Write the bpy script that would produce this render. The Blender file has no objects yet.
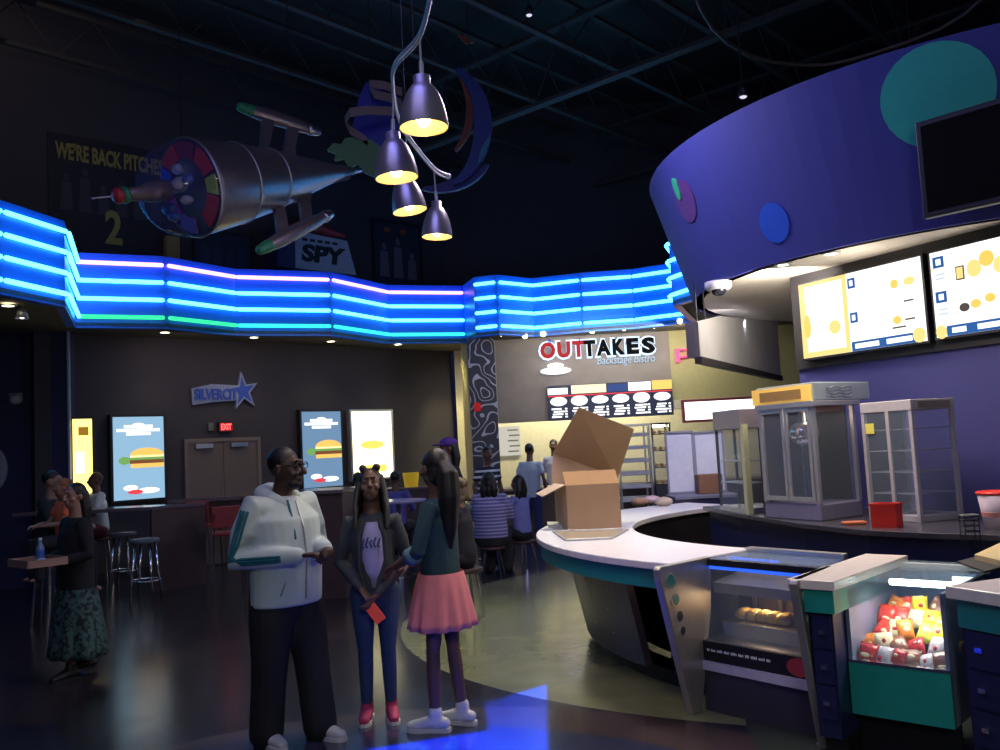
import bpy, bmesh, math, random
from mathutils import Vector, Matrix
random.seed(7)
V = Vector; R = math.radians; PI = math.pi
D = bpy.data; SC = bpy.context.scene; COL = SC.collection

# ------------------------------------------------------------------ camera
F_PX = 900.0
CAM_H = 1.70
cam_d = D.cameras.new('camera'); cam = D.objects.new('camera', cam_d); COL.objects.link(cam)
cam_d.sensor_width = 36; cam_d.lens = 36 * F_PX / 1000; cam_d.clip_end = 200; cam_d.clip_start = 0.05
CAM_M = (Matrix.Translation((0, 0, CAM_H)) @ Matrix.Rotation(R(90 + 4.64), 4, 'X') @ Matrix.Rotation(R(3.0), 4, 'Z').inverted())
cam.matrix_world = CAM_M
SC.camera = cam
# ------------------------------------------------------------------ world and exposure
w = D.worlds.new('world'); SC.world = w; w.use_nodes = True
w.node_tree.nodes['Background'].inputs[0].default_value = (0.16, 0.17, 0.62, 1)
w.node_tree.nodes['Background'].inputs[1].default_value = 0.035
SC.view_settings.view_transform = 'Standard'; SC.view_settings.look = 'None'
SC.view_settings.exposure = 0.0; SC.view_settings.gamma = 1.0; SC.view_settings.use_curve_mapping = False
SC.cycles.max_bounces = 6; SC.cycles.sample_clamp_indirect = 4

def light(kind, loc, target, energy, color, size=0.3, size_y=None, spot=60, blend=0.5):
    l = D.lights.new('light', kind); l.energy = energy; l.color = color
    if kind == 'AREA':
        l.size = size
        if size_y: l.shape = 'RECTANGLE'; l.size_y = size_y
    else: l.shadow_soft_size = size
    if kind == 'SPOT': l.spot_size = R(spot); l.spot_blend = blend
    o = D.objects.new('light', l); COL.objects.link(o); o.location = loc
    o.rotation_euler = (V(target) - V(loc)).to_track_quat('-Z', 'Y').to_euler()
    return o
# hall lights: added violet fill under the roof, warm lights over the stand, kitchen and food court
light('AREA', (-1.5, 2.5, 7.6), (-0.5, 6, 0), 95, (0.42, 0.40, 1.0), 4)
light('AREA', (-0.5, 4.5, 5.6), (3.2, 8.5, 3.9), 20, (0.22, 0.22, 1.0), 1.6)  # added blue wash for the canopy drum, no fixture
light('AREA', (0.9, -1.5, 3.6), (-0.6, 5.5, 1.1), 70, (0.92, 0.97, 0.90), 1.2)  # added front fill from behind the camera, no real lamp
light('SPOT', (0.0, 9.6, 5.8), (0.1, 7.9, 0), 850, (0.95, 0.98, 0.62), 0.35, spot=62, blend=0.9)
light('AREA', (2.4, 16.2, 3.7), (2.2, 18.0, 2.3), 62, (1.0, 0.93, 0.72), 3.4, 0.3)
light('AREA', (1.6, 17.9, 3.2), (1.6, 18.9, 1.2), 90, (1.0, 0.92, 0.66), 3.2, 0.5)
light('SPOT', (-0.95, 17.5, 3.7), (-0.85, 18.7, 1.6), 120, (1.0, 0.85, 0.35), 0.1, spot=60)
light('AREA', (2.3, 6.6, 3.15), (2.0, 5.6, 0.9), 64, (1.0, 0.86, 0.70), 0.8)
light('AREA', (0.6, 8.0, 5.2), (1.2, 7.6, 0.9), 85, (0.80, 0.70, 1.0), 0.9)
light('AREA', (2.62, 8.1, 3.1), (2.75, 10.2, 2.8), 40, (1.0, 0.92, 0.82), 0.4)  # added light to brighten the hood face
light('AREA', (-3.5, 14.6, 3.7), (-3.9, 15.6, 1.2), 16, (1.0, 0.80, 0.62), 4.0, 0.4)
light('AREA', (-6.0, 12.0, 7.6), (-5.0, 17.0, 5.0), 5, (1.0, 0.82, 0.62), 3.0)
light('POINT', (3.0, 7.45, 2.9), (0, 0, 0), 7, (1, 0.9, 0.75), 0.15)  # added point light to brighten the canopy soffit

# ------------------------------------------------------------------ pixel to place helpers
def ray(px, py):
    d = CAM_M.to_3x3() @ V(((px - 500) / F_PX, (375 - py) / F_PX, -1)); return d
CO = V((0, 0, CAM_H))
def atY(px, py, Y): d = ray(px, py); return CO + d * (Y / d.y)
def atZ(px, py, Z): d = ray(px, py); return CO + d * ((Z - CAM_H) / d.z)

# ------------------------------------------------------------------ materials
MATS = {}
def mat(name, color, rough=0.6, metal=0.0, emit=None, power=0.0, noise=0.12, scale=18, alpha=1.0, spec=0.5, bump=0.0, trans=0.0, coat=0.0):
    if name in MATS: return MATS[name]
    m = D.materials.new(name); MATS[name] = m; m.use_nodes = True
    nt = m.node_tree; b = nt.nodes['Principled BSDF']
    b.inputs['Roughness'].default_value = rough; b.inputs['Metallic'].default_value = metal
    b.inputs['Specular IOR Level'].default_value = spec
    b.inputs['Coat Weight'].default_value = coat
    if trans: b.inputs['Transmission Weight'].default_value = trans
    tc = nt.nodes.new('ShaderNodeTexCoord'); nz = nt.nodes.new('ShaderNodeTexNoise'); nz.inputs['Scale'].default_value = scale
    nt.links.new(tc.outputs['Object'], nz.inputs['Vector'])
    mx = nt.nodes.new('ShaderNodeMix'); mx.data_type = 'RGBA'
    c = V(color[:3])
    mx.inputs[6].default_value = (*(c * (1 - noise)), 1); mx.inputs[7].default_value = (*[min(1, v * (1 + noise)) for v in c], 1)
    nt.links.new(nz.outputs['Fac'], mx.inputs[0]); nt.links.new(mx.outputs[2], b.inputs['Base Color'])
    if bump:
        bp = nt.nodes.new('ShaderNodeBump'); bp.inputs['Strength'].default_value = bump; bp.inputs['Distance'].default_value = 0.01
        nt.links.new(nz.outputs['Fac'], bp.inputs['Height']); nt.links.new(bp.outputs[0], b.inputs['Normal'])
    if emit: b.inputs['Emission Color'].default_value = (*emit, 1); b.inputs['Emission Strength'].default_value = power
    if alpha < 1: b.inputs['Alpha'].default_value = alpha
    return m
def glow(name, color, power): return mat(name, (0.01, 0.01, 0.01), 0.8, spec=0.08, emit=color, power=power)
def glass(name='clear_glass', tint=(0.35, 0.42, 0.50), alpha=0.14): return mat(name, tint, 0.03, alpha=alpha, spec=0.8, noise=0.02)

M_dark = mat('black_paint', (0.008, 0.008, 0.012), 0.5)
M_steel = mat('brushed_steel', (0.55, 0.55, 0.57), 0.32, 1.0, noise=0.08)
M_alu = mat('satin_aluminium', (0.52, 0.52, 0.54), 0.42, 0.7)
M_chrome = mat('chrome', (0.8, 0.8, 0.82), 0.12, 1.0)
M_teal = mat('teal_laminate', (0.02, 0.24, 0.24), 0.38)
M_navy = mat('navy_laminate', (0.016, 0.018, 0.075), 0.4)
M_white = mat('white_solid_surface', (0.74, 0.69, 0.74), 0.3)
M_card = mat('cardboard', (0.42, 0.27, 0.16), 0.85, noise=0.1, scale=6)
M_card_lit = mat('cardboard_lit_inner', (0.52, 0.30, 0.14), 0.85, noise=0.1, scale=6)  # inner side of the flap, its orange lit look put into the colour
M_joist = mat('painted_joist_steel', (0.036, 0.030, 0.030), 0.7)

# ------------------------------------------------------------------ mesh builder
class MB:
    def __init__(s): s.b = bmesh.new()
    def poly(s, pts, faces):
        vs = [s.b.verts.new(p) for p in pts]
        for f in faces:
            try: s.b.faces.new([vs[i] for i in f])
            except ValueError: pass
        return s
    def hexa(s, p): return s.poly(p, [(0,3,2,1),(4,5,6,7),(0,1,5,4),(1,2,6,5),(2,3,7,6),(3,0,4,7)])
    def box(s, c, size, M=None):
        x, y, z = [v / 2 for v in size]
        P = [V((-x,-y,-z)),V((x,-y,-z)),V((x,y,-z)),V((-x,y,-z)),V((-x,-y,z)),V((x,-y,z)),V((x,y,z)),V((-x,y,z))]
        if M is not None: P = [M.to_3x3() @ p for p in P]
        return s.hexa([p + V(c) for p in P])
    def ext(s, pts, vec):
        n = len(pts); a = [V(p) for p in pts]; v = V(vec)
        return s.poly(a + [p + v for p in a], [tuple(range(n))[::-1], tuple(range(n, 2*n))] + [(i, (i+1) % n, n + (i+1) % n, n + i) for i in range(n)])
    def prism(s, xy, z0, z1): return s.ext([(x, y, z0) for x, y in xy], (0, 0, z1 - z0))
    def arc(s, C, r0, r1, a0, a1, z0, z1, n=24, r0b=None, r1b=None):
        r0b = r0 if r0b is None else r0b; r1b = r1 if r1b is None else r1b
        P = []; F = []
        for i in range(n + 1):
            a = R(a0 + (a1 - a0) * i / n); c, q = math.cos(a), math.sin(a)
            P += [(C[0]+r0*c, C[1]+r0*q, z0), (C[0]+r1*c, C[1]+r1*q, z0), (C[0]+r1b*c, C[1]+r1b*q, z1), (C[0]+r0b*c, C[1]+r0b*q, z1)]
        for i in range(n):
            k = 4 * i
            for j in range(4): F.append((k + j, k + (j+1) % 4, k + 4 + (j+1) % 4, k + 4 + j))
        F += [(3, 2, 1, 0), (4*n, 4*n+1, 4*n+2, 4*n+3)]
        return s.poly(P, F)
    def lathe(s, prof, n=24, M=None, cap=True):
        P = []; F = []; M = M or Matrix()
        for r, z in prof:
            for i in range(n):
                a = 2 * PI * i / n; P.append(M @ V((r * math.cos(a), r * math.sin(a), z)))
        for j in range(len(prof) - 1):
            for i in range(n): F.append((j*n+i, j*n+(i+1) % n, (j+1)*n+(i+1) % n, (j+1)*n+i))
        if cap: F += [tuple(range(n))[::-1], tuple((len(prof)-1)*n + i for i in range(n))]
        return s.poly(P, F)
    def limb(s, pts, rad, n=10, flat=(1, 1), up=None, round_ends=True):
        """tapered tube through pts; rad a number or list; flat scales the two cross axes"""
        pts = [V(p) for p in pts]
        if not isinstance(rad, (list, tuple)): rad = [rad] * len(pts)
        rad = list(rad)
        if round_ends:
            d0 = (pts[0] - pts[1]).normalized(); d1 = (pts[-1] - pts[-2]).normalized()
            e0 = [(pts[0] + d0 * rad[0] * k, rad[0] * q) for k, q in ((0.95, 0.3), (0.75, 0.68), (0.4, 0.92))]
            e1 = [(pts[-1] + d1 * rad[-1] * k, rad[-1] * q) for k, q in ((0.4, 0.92), (0.75, 0.68), (0.95, 0.3))]
            pts = [p for p, _ in e0] + pts + [p for p, _ in e1]; rad = [r for _, r in e0] + rad + [r for _, r in e1]
        up = V(up) if up else None; P = []; F = []; prev = None
        for i, p in enumerate(pts):
            t = (pts[min(i+1, len(pts)-1)] - pts[max(i-1, 0)]).normalized()
            if prev is None:
                u = up or (V((0, 0, 1)) if abs(t.z) < 0.9 else V((1, 0, 0)))
                a = (u - t * u.dot(t)).normalized()
            else: a = (prev - t * prev.dot(t)).normalized()
            prev = a; b = t.cross(a)
            for k in range(n):
                q = 2 * PI * k / n; P.append(p + a * (math.cos(q) * rad[i] * flat[0]) + b * (math.sin(q) * rad[i] * flat[1]))
        m = len(pts)
        for j in range(m - 1):
            for i in range(n): F.append((j*n+i, j*n+(i+1) % n, (j+1)*n+(i+1) % n, (j+1)*n+i))
        F += [tuple(range(n))[::-1], tuple((m-1)*n + i for i in range(n))]
        return s.poly(P, F)
    def tube(s, pts, r, n=8): return s.limb(pts, r, n, round_ends=False)
    def ell(s, c, rad, M=None, n=14):
        M3 = M.to_3x3() if M is not None else Matrix.Identity(3)
        P = []; F = []; m = n // 2 + 1
        for j in range(1, m):
            th = PI * j / m
            for i in range(n):
                a = 2 * PI * i / n
                P.append(V(c) + M3 @ V((rad[0]*math.sin(th)*math.cos(a), rad[1]*math.sin(th)*math.sin(a), rad[2]*math.cos(th))))
        k = len(P); P += [V(c) + M3 @ V((0, 0, rad[2])), V(c) + M3 @ V((0, 0, -rad[2]))]
        for j in range(m - 2):
            for i in range(n): F.append((j*n+i, (j+1)*n+i, (j+1)*n+(i+1) % n, j*n+(i+1) % n))
        for i in range(n): F += [(k, i, (i+1) % n), (k+1, (m-2)*n+(i+1) % n, (m-2)*n+i)]
        return s.poly(P, F)
    def loft(s, rings, close=True):
        n = len(rings[0]); P = [V(p) for r in rings for p in r]; F = []
        for j in range(len(rings) - 1):
            for i in range(n): F.append((j*n+i, j*n+(i+1) % n, (j+1)*n+(i+1) % n, (j+1)*n+i))
        if close: F += [tuple(range(n))[::-1], tuple((len(rings)-1)*n+i for i in range(n))]
        return s.poly(P, F)
def root_matrix(p):
    while p.parent: p = p.parent
    return Matrix.Translation(p.location) @ p.rotation_euler.to_matrix().to_4x4()
def part(name, mb, m, parent=None, smooth=False, bevel=0.0, world=True, remesh=0.0, relax=0):
    me = D.meshes.new(name); bmesh.ops.recalc_face_normals(mb.b, faces=mb.b.faces); mb.b.to_mesh(me); mb.b.free()
    if parent is not None and world: me.transform(root_matrix(parent).inverted())
    o = D.objects.new(name, me); COL.objects.link(o); me.materials.append(m)
    if parent is not None: o.parent = parent
    if remesh:
        r = o.modifiers.new('r', 'REMESH'); r.mode = 'VOXEL'; r.voxel_size = remesh; r.use_smooth_shade = True
        if relax: q = o.modifiers.new('s', 'SMOOTH'); q.iterations = relax; q.factor = 0.5
    if bevel:
        bv = o.modifiers.new('b', 'BEVEL'); bv.width = bevel; bv.segments = 2; bv.limit_method = 'ANGLE'
    if smooth:
        for f in me.polygons: f.use_smooth = True
    return o
def tag(o, label, cat, group=None, kind=None):
    o['label'] = label; o['category'] = cat
    if group: o['group'] = group
    if kind: o['kind'] = kind
    return o
def thing(name, label, cat, loc=(0, 0, 0), rz=0, group=None):
    o = D.objects.new(name, None); COL.objects.link(o); o.location = loc; o.rotation_euler = (0, 0, rz)
    o.empty_display_size = 0.1
    return tag(o, label, cat, group)
def struct(name, mb, m, **k): o = part(name, mb, m, **k); o['kind'] = 'structure'; return o
def copy_tree(o, parent=None):
    c = o.copy(); COL.objects.link(c); c.parent = parent
    for ch in list(o.children): copy_tree(ch, c)
    return c
def text_mb(s, bold=0.0, shear=0.0):
    cu = D.curves.new('t', 'FONT'); cu.body = s; cu.extrude = 0.5; cu.offset = bold; cu.shear = shear; cu.resolution_u = 3
    o = D.objects.new('t', cu); COL.objects.link(o)
    me = D.meshes.new_from_object(o.evaluated_get(bpy.context.evaluated_depsgraph_get()))
    D.objects.remove(o); mb = MB(); mb.b.from_mesh(me); D.meshes.remove(me); return mb
class Frame:
    """vertical plane through A and B (xy); n points to the camera side"""
    def __init__(s, A, B, off=0.0):
        s.u = (V((B[0], B[1], 0)) - V((A[0], A[1], 0))).normalized(); s.n = V((s.u.y, -s.u.x, 0)); s.o = V((A[0], A[1], 0)) + s.n * off
        s.len = (V(B[:2]) - V(A[:2])).length
    def px(s, x, y):
        d = ray(x, y); t = (s.o - CO).dot(s.n) / d.dot(s.n); p = CO + d * t; return ((p - s.o).dot(s.u), p.z)
    def P(s, u, z, d=0.0): return s.o + s.u * u + s.n * d + V((0, 0, z))
    def slab(s, mb, pts, d0, d1): return mb.ext([s.P(u, z, d0) for u, z in pts], s.n * (d1 - d0))
    def rect(s, mb, u0, u1, z0, z1, d0, d1): return s.slab(mb, [(u0, z0), (u1, z0), (u1, z1), (u0, z1)], d0, d1)
    def frame(s, mb, u0, u1, z0, z1, w, d0, d1):
        s.rect(mb, u0, u1, z0, z0 + w, d0, d1); s.rect(mb, u0, u1, z1 - w, z1, d0, d1)
        s.rect(mb, u0, u0 + w, z0 + w, z1 - w, d0, d1); s.rect(mb, u1 - w, u1, z0 + w, z1 - w, d0, d1); return mb
    def disc(s, mb, u, z, ru, rz, d0, d1, n=24, a0=0, a1=360):
        return s.slab(mb, [(u + ru * math.cos(R(a0 + (a1-a0) * i / n)), z + rz * math.sin(R(a0 + (a1-a0) * i / n))) for i in range(n if a1 - a0 >= 360 else n + 1)], d0, d1)
    def text(s, name, string, m, parent, u0, u1, z0, z1, d0, d1, bold=0.02, shear=0.0):
        mb = text_mb(string, bold, shear); vs = mb.b.verts
        x0 = min(v.co.x for v in vs); x1 = max(v.co.x for v in vs); y0 = min(v.co.y for v in vs); y1 = max(v.co.y for v in vs)
        for v in vs:
            c = v.co; v.co = s.P(u0 + (c.x-x0)/(x1-x0)*(u1-u0), z0 + (c.y-y0)/(y1-y0)*(z1-z0), d0 + (c.z + 0.5) * (d1 - d0))
        return part(name, mb, m, parent)

# ------------------------------------------------------------------ floor
def floor_mat():
    m = D.materials.new('polished_terrazzo_floor'); m.use_nodes = True; nt = m.node_tree; b = nt.nodes['Principled BSDF']; L = nt.links
    tc = nt.nodes.new('ShaderNodeTexCoord'); sep = nt.nodes.new('ShaderNodeSeparateXYZ'); L.new(tc.outputs['Object'], sep.inputs[0])
    def mth(op, a, c=None):
        n = nt.nodes.new('ShaderNodeMath'); n.operation = op
        for i, v in enumerate((a, c)):
            if v is None: continue
            if isinstance(v, (int, float)): n.inputs[i].default_value = v
            else: L.new(v, n.inputs[i])
        return n.outputs[0]
    def circ(cx, cy, r):
        dx = mth('SUBTRACT', sep.outputs[0], cx); dy = mth('SUBTRACT', sep.outputs[1], cy)
        return mth('LESS_THAN', mth('ADD', mth('MULTIPLY', dx, dx), mth('MULTIPLY', dy, dy)), r * r)
    def ring(cx, cy, r, wd): return mth('SUBTRACT', circ(cx, cy, r + wd), circ(cx, cy, r))
    col = None
    def over(prev, fac, c):
        mx = nt.nodes.new('ShaderNodeMix'); mx.data_type = 'RGBA'; L.new(fac, mx.inputs[0])
        if isinstance(prev, tuple): mx.inputs[6].default_value = prev
        else: L.new(prev, mx.inputs[6])
        mx.inputs[7].default_value = c; return mx.outputs[2]
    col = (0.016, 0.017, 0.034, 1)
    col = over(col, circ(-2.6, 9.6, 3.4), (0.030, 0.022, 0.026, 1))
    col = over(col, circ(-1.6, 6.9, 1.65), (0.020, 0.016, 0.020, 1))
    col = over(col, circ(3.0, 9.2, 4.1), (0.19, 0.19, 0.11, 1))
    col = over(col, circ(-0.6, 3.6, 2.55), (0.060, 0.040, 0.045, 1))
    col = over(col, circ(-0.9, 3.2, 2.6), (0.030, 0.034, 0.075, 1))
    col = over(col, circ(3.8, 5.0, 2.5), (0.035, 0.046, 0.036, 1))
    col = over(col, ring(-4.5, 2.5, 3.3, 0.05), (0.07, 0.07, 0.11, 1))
    nz = nt.nodes.new('ShaderNodeTexNoise'); nz.inputs['Scale'].default_value = 3; nz.inputs['Detail'].default_value = 6; L.new(tc.outputs['Object'], nz.inputs['Vector'])
    mx = nt.nodes.new('ShaderNodeMix'); mx.data_type = 'RGBA'; mx.blend_type = 'MULTIPLY'; mx.inputs[0].default_value = 0.6
    L.new(col, mx.inputs[6]); cr = nt.nodes.new('ShaderNodeValToRGB'); cr.color_ramp.elements[0].position = 0.3; cr.color_ramp.elements[0].color = (0.55,0.55,0.55,1); cr.color_ramp.elements[1].position = 0.7
    L.new(nz.outputs['Fac'], cr.inputs[0]); L.new(cr.outputs[0], mx.inputs[7]); L.new(mx.outputs[2], b.inputs['Base Color'])
    rr = mth('ADD', mth('MULTIPLY', nz.outputs['Fac'], 0.10), 0.14); L.new(rr, b.inputs['Roughness']); b.inputs['Specular IOR Level'].default_value = 0.55
    return m
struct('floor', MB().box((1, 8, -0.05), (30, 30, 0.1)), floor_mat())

# ------------------------------------------------------------------ shell
M_wall = mat('dark_plum_wall_paint', (0.040, 0.036, 0.050), 0.85, noise=0.08)
M_bluewall = mat('navy_wall_paint', (0.030, 0.034, 0.10), 0.8, noise=0.08)
M_ceil = mat('soffit_paint', (0.14, 0.13, 0.10), 0.85)
W0 = V((-6.5, 13.75, 0)); W1 = V((-1.03, 19.0, 0))
WF = Frame(W0, W1)
mb = MB(); WF.rect(mb, -0.6, WF.len, 0, 9.0, -0.2, 0); WF.rect(mb, -4.5, -0.6, 4.0, 9.0, -0.2, 0); struct('wall_back', mb, M_wall)
mb = MB(); mb.box((-10.0, 13.6, 1.95), (7.0, 0.2, 3.9)); struct('wall_left', mb, M_bluewall)
struct('wall_rear', MB().box((4.4, 19.1, 6.4), (11.0, 0.2, 5.2)), M_wall)
mb = MB(); mb.prism([(-13, -4), (12, -4), (12, 20), (-13, 20)], 9.0, 9.2); struct('ceiling', mb, mat('black_metal_deck', (0.02, 0.019, 0.022), 0.7))
M_trim = mat('door_trim', (0.16, 0.12, 0.11), 0.6)
mb = MB(); WF.rect(mb, 0, WF.len, 0, 0.12, 0, 0.02); struct('baseboard_back', mb, M_dark)

# fascia polyline (row of neon runs along it)
FZ0, FZ1 = 3.80, 4.90; ROWS = (4.75, 4.48, 4.21, 3.94)
def fpt(px, Y): p = atY(px, 290, Y); return (p.x, p.y)
FL = [(-6.6, 7.6), fpt(0, 10.3), fpt(65, 11.35)]
FM = [fpt(75, 13.05), fpt(165, 13.6), fpt(235, 14.75), fpt(330, 15.4), fpt(387, 16.9), fpt(463, 17.4)]
FR = [fpt(474, 16.6), fpt(497, 16.45), fpt(532, 17.0), fpt(581, 16.7), fpt(633, 16.6), fpt(688, 16.1), atY(669, 248, 14.0).xy[:], (3.3, 12.6)]
line = FL + FM + FR
back = [(6.8, 12.6), (6.8, 19.0), (-1.03, 19.0), (-6.5, 13.75), (-6.62, 13.5), (-13, 13.5), (-13, 7.6)]
struct('ceiling_foodcourt', MB().prism(line + back, FZ0, FZ0 + 0.06), M_ceil)
M_fas = mat('glossy_blue_fascia', (0.02, 0.16, 0.85), 0.35)
def fascia(pts, name):
    mb = MB()
    for a, b in zip(pts, pts[1:]):
        f = Frame(a, b); f.rect(mb, 0, f.len, FZ0 - 0.02, FZ1, -0.12, 0)
    return struct(name, mb, M_fas)
fascia(FL + [FM[0]], 'trim_1'); fascia(FM, 'trim_2'); fascia([FM[-1]] + FR, 'trim_3')
N_cy = glow('cyan_neon', (0.08, 0.60, 1.0), 5.5); N_vi = glow('violet_neon', (0.50, 0.24, 1.0), 4.6)
N_gr = glow('green_neon', (0.03, 0.75, 0.26), 1.8); N_cg = glow('aqua_neon', (0.03, 0.75, 0.55), 2.2)
rown = ('top', 'second', 'third', 'lowest')
def neon(pts, place, mats):
    k = 0
    for a, b in zip(pts, pts[1:]):
        k += 1; f = Frame(a, b)
        if f.len < 0.03: continue
        for r, z in enumerate(ROWS):
            m = mats(r, k)
            t = thing('neon_tube', '%s neon tube, %s row, %s section from the left, on the %s' % (
                {'cyan_neon': 'cyan', 'violet_neon': 'violet', 'green_neon': 'green', 'aqua_neon': 'aqua'}[m.name], rown[r],
                ('first', 'second', 'third', 'fourth', 'fifth', 'sixth', 'seventh')[k-1], place), 'neon light', f.P(0, z, 0.06), 0, 'neon tubes on the wavy fascia')
            part('tube', MB().limb([f.P(0.045, z, 0.05), f.P(f.len - 0.045, z, 0.05)], 0.031, 8), m, t, smooth=True)
            c = MB(); 
            for u in (0.08, f.len - 0.08): f.rect(c, u - 0.012, u + 0.012, z - 0.018, z + 0.018, 0, 0.04)
            part('bracket', c, M_dark, t)
neon(FL + [FM[0]], 'left fascia', lambda r, k: N_cy)
neon(FM, 'food court fascia', lambda r, k: N_vi if r == 0 else (N_cy if r < 3 else (N_gr if k < 3 else N_cg)))
neon(FR, 'bistro fascia', lambda r, k: N_cy)

# roof joists: trusses running toward the right rear, girders across them
dA = V((0.67, 0.742, 0)); dB = V((-0.742, 0.67, 0))
def truss(name, o, d, L, z0, z1, label, step, w=0.05, grp='open web roof joists'):
    t = thing(name, label, 'roof joist', o, 0, grp)
    a = V(o); e = a + d * L; side = V((-d.y, d.x, 0)) * w
    for z, nm in ((z0, 'bottom_chord'), (z1, 'top_chord')):
        m = MB(); p, q = V((a.x, a.y, z)), V((e.x, e.y, z))
        m.ext([p - side, p + side, p + side + V((0,0,0.06)), p - side + V((0,0,0.06))], q - p); part(nm, m, M_joist, t)
    m = MB(); n = int(L / step)
    for i in range(n):
        p = a + d * (L * i / n); q = a + d * (L * (i + 0.5) / n); r = a + d * (L * (i + 1) / n)
        m.tube([(p.x, p.y, z1), (q.x, q.y, z0 + 0.04)], 0.011, 5); m.tube([(q.x, q.y, z0 + 0.04), (r.x, r.y, z1)], 0.011, 5)
    part('web', m, M_joist, t)
for i in range(12):
    s = -5.2 + i * 1.75
    o = V((0, 4, 0)) + dB * s - dA * 6
    truss('roof_joist', (o.x, o.y, 0), dA, 20, 7.75, 8.45, 'dark open-web roof joist running to the right rear, %s from the right' % ('first second third fourth fifth sixth seventh eighth ninth tenth eleventh twelfth'.split()[i]), 1.1)
for i in range(2):
    o = V((0, 4, 0)) + dA * (8.2 + i * 4.5) - dB * 9
    truss('roof_girder', (o.x, o.y, 0), dB, 20, 7.2, 8.35, 'deep dark roof girder crossing the joists, the %s one' % ('nearer farther'.split()[i]), 1.3, 0.08, 'roof girders')

# ------------------------------------------------------------------ food court back wall things
def lightbox(label, x0, x1, y0, y1, face, tilt=0, frame_m=M_dark, off=0.0, w=0.04):
    u0, z1 = WF.px(x0, y0); u1, _ = WF.px(x1, y0); _, z0 = WF.px(x0, y1)
    t = thing('light_box', label, 'display', WF.P(u0, z0), 0)
    part('frame', WF.frame(MB(), u0, u1, z0, z1, w, 0.002, 0.12), frame_m, t)
    part('display', WF.rect(MB(), u0 + w, u1 - w, z0 + w, z1 - w, 0.002, 0.10), face, t)
    return t, u0 + w, u1 - w, z0 + w, z1 - w
M_yel = glow('yellow_backlit_film', (1.0, 0.80, 0.18), 2.6); M_cream = glow('cream_backlit_film', (1.0, 0.92, 0.55), 2.6)
t, a, b, c, d = lightbox('tall yellow backlit poster at the far left of the back wall', 66, 92, 417, 500, M_yel)
part('headline', WF.rect(MB(), a + 0.1, b - 0.05, d - 0.25, d - 0.12, 0.1, 0.105), glow('amber_print', (0.5, 0.25, 0.03), 0.7), t)
part('glow_center', WF.rect(MB(), a + 0.06, b - 0.12, c + 0.35, d - 0.5, 0.1, 0.104), glow('pale_yellow_film', (1, 0.93, 0.55), 3), t)
t, a, b, c, d = lightbox('cream backlit poster right of the burger screen nearer the bistro', 346, 389, 410, 482, M_cream, frame_m=M_alu)
part('picture', WF.disc(MB(), (a+b)/2, (c+d)/2, 0.28, 0.08, 0.1, 0.104), glow('gold_print', (1.0, 0.62, 0.12), 1.5), t)
part('caption', WF.rect(MB(), a + 0.15, b - 0.15, c + 0.12, c + 0.25, 0.1, 0.104), glow('gold_print', (1.0, 0.62, 0.12), 1.5), t)
M_scr = glow('slate_blue_screen', (0.17, 0.30, 0.48), 1.0); M_pw = glow('white_print', (1, 1, 1), 1.6)
M_bun = glow('bun_print', (0.95, 0.52, 0.12), 1.3); M_pat = glow('patty_print', (0.28, 0.10, 0.04), 0.8); M_let = glow('lettuce_print', (0.25, 0.55, 0.15), 0.8)
M_chs = glow('cheese_print', (1.0, 0.85, 0.4), 1.3); M_red = glow('red_print', (0.85, 0.06, 0.08), 1.1)
def burger_screen(label, x0, x1, y0, y1):
    t, a, b, c, d = lightbox(label, x0, x1, y0, y1, M_scr if x0 > 200 else glow('pale_blue_screen', (0.30, 0.52, 0.72), 1.05)); w_, h = b - a, d - c
    f = lambda m, n, mt: part(n, m, mt, t)
    m = MB()
    for i, (q, r) in enumerate(((0.22, 0.80), (0.08, 0.70), (0.26, 0.66))):
        WF.rect(m, a + w_ * q, b - w_ * q, d - h * (0.10 + 0.045 * i + 0.035), d - h * (0.10 + 0.045 * i), 0.1, 0.106)
    WF.disc(m, (a+b)/2, d - h * 0.10, w_ * 0.12, h * 0.025, 0.1, 0.106, 12); f(m, 'headline', M_pw)
    cx, cz = a + w_ * 0.66, c + h * 0.47
    f(WF.disc(MB(), cx, cz + h*0.06, w_*0.33, h*0.09, 0.1, 0.107, 16, 0, 180), 'bun_top', M_bun)
    f(WF.rect(MB(), cx - w_*0.33, cx + w_*0.33, cz + h*0.035, cz + h*0.06, 0.1, 0.107), 'cheese', M_chs)
    f(WF.rect(MB(), cx - w_*0.36, cx + w_*0.33, cz + h*0.005, cz + h*0.035, 0.1, 0.108), 'lettuce', M_let)
    f(WF.rect(MB(), cx - w_*0.34, cx + w_*0.33, cz - h*0.04, cz + h*0.005, 0.1, 0.107), 'patty', M_pat)
    f(WF.rect(MB(), cx - w_*0.32, cx + w_*0.33, cz - h*0.09, cz - h*0.04, 0.1, 0.107), 'bun_bottom', M_bun)
    f(WF.disc(MB(), a + w_*0.22, cz - h*0.0, w_*0.12, h*0.05, 0.1, 0.106, 7), 'garnish', M_let)
    m = MB(); WF.disc(m, a + w_*0.33, c + h*0.14, w_*0.14, h*0.035, 0.1, 0.106, 12); WF.disc(m, a + w_*0.68, c + h*0.10, w_*0.22, h*0.035, 0.1, 0.106, 12); f(m, 'caption', M_pw)
    f(WF.disc(MB(), a + w_*0.42, c + h*0.09, w_*0.15, h*0.028, 0.1, 0.109, 12), 'badge', M_red)
burger_screen('pale blue burger advertising screen at the left, above the bar table', 107, 163, 415, 504)
burger_screen('slate blue burger advertising screen behind the man in the hoodie', 296, 339, 410, 491)
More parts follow.
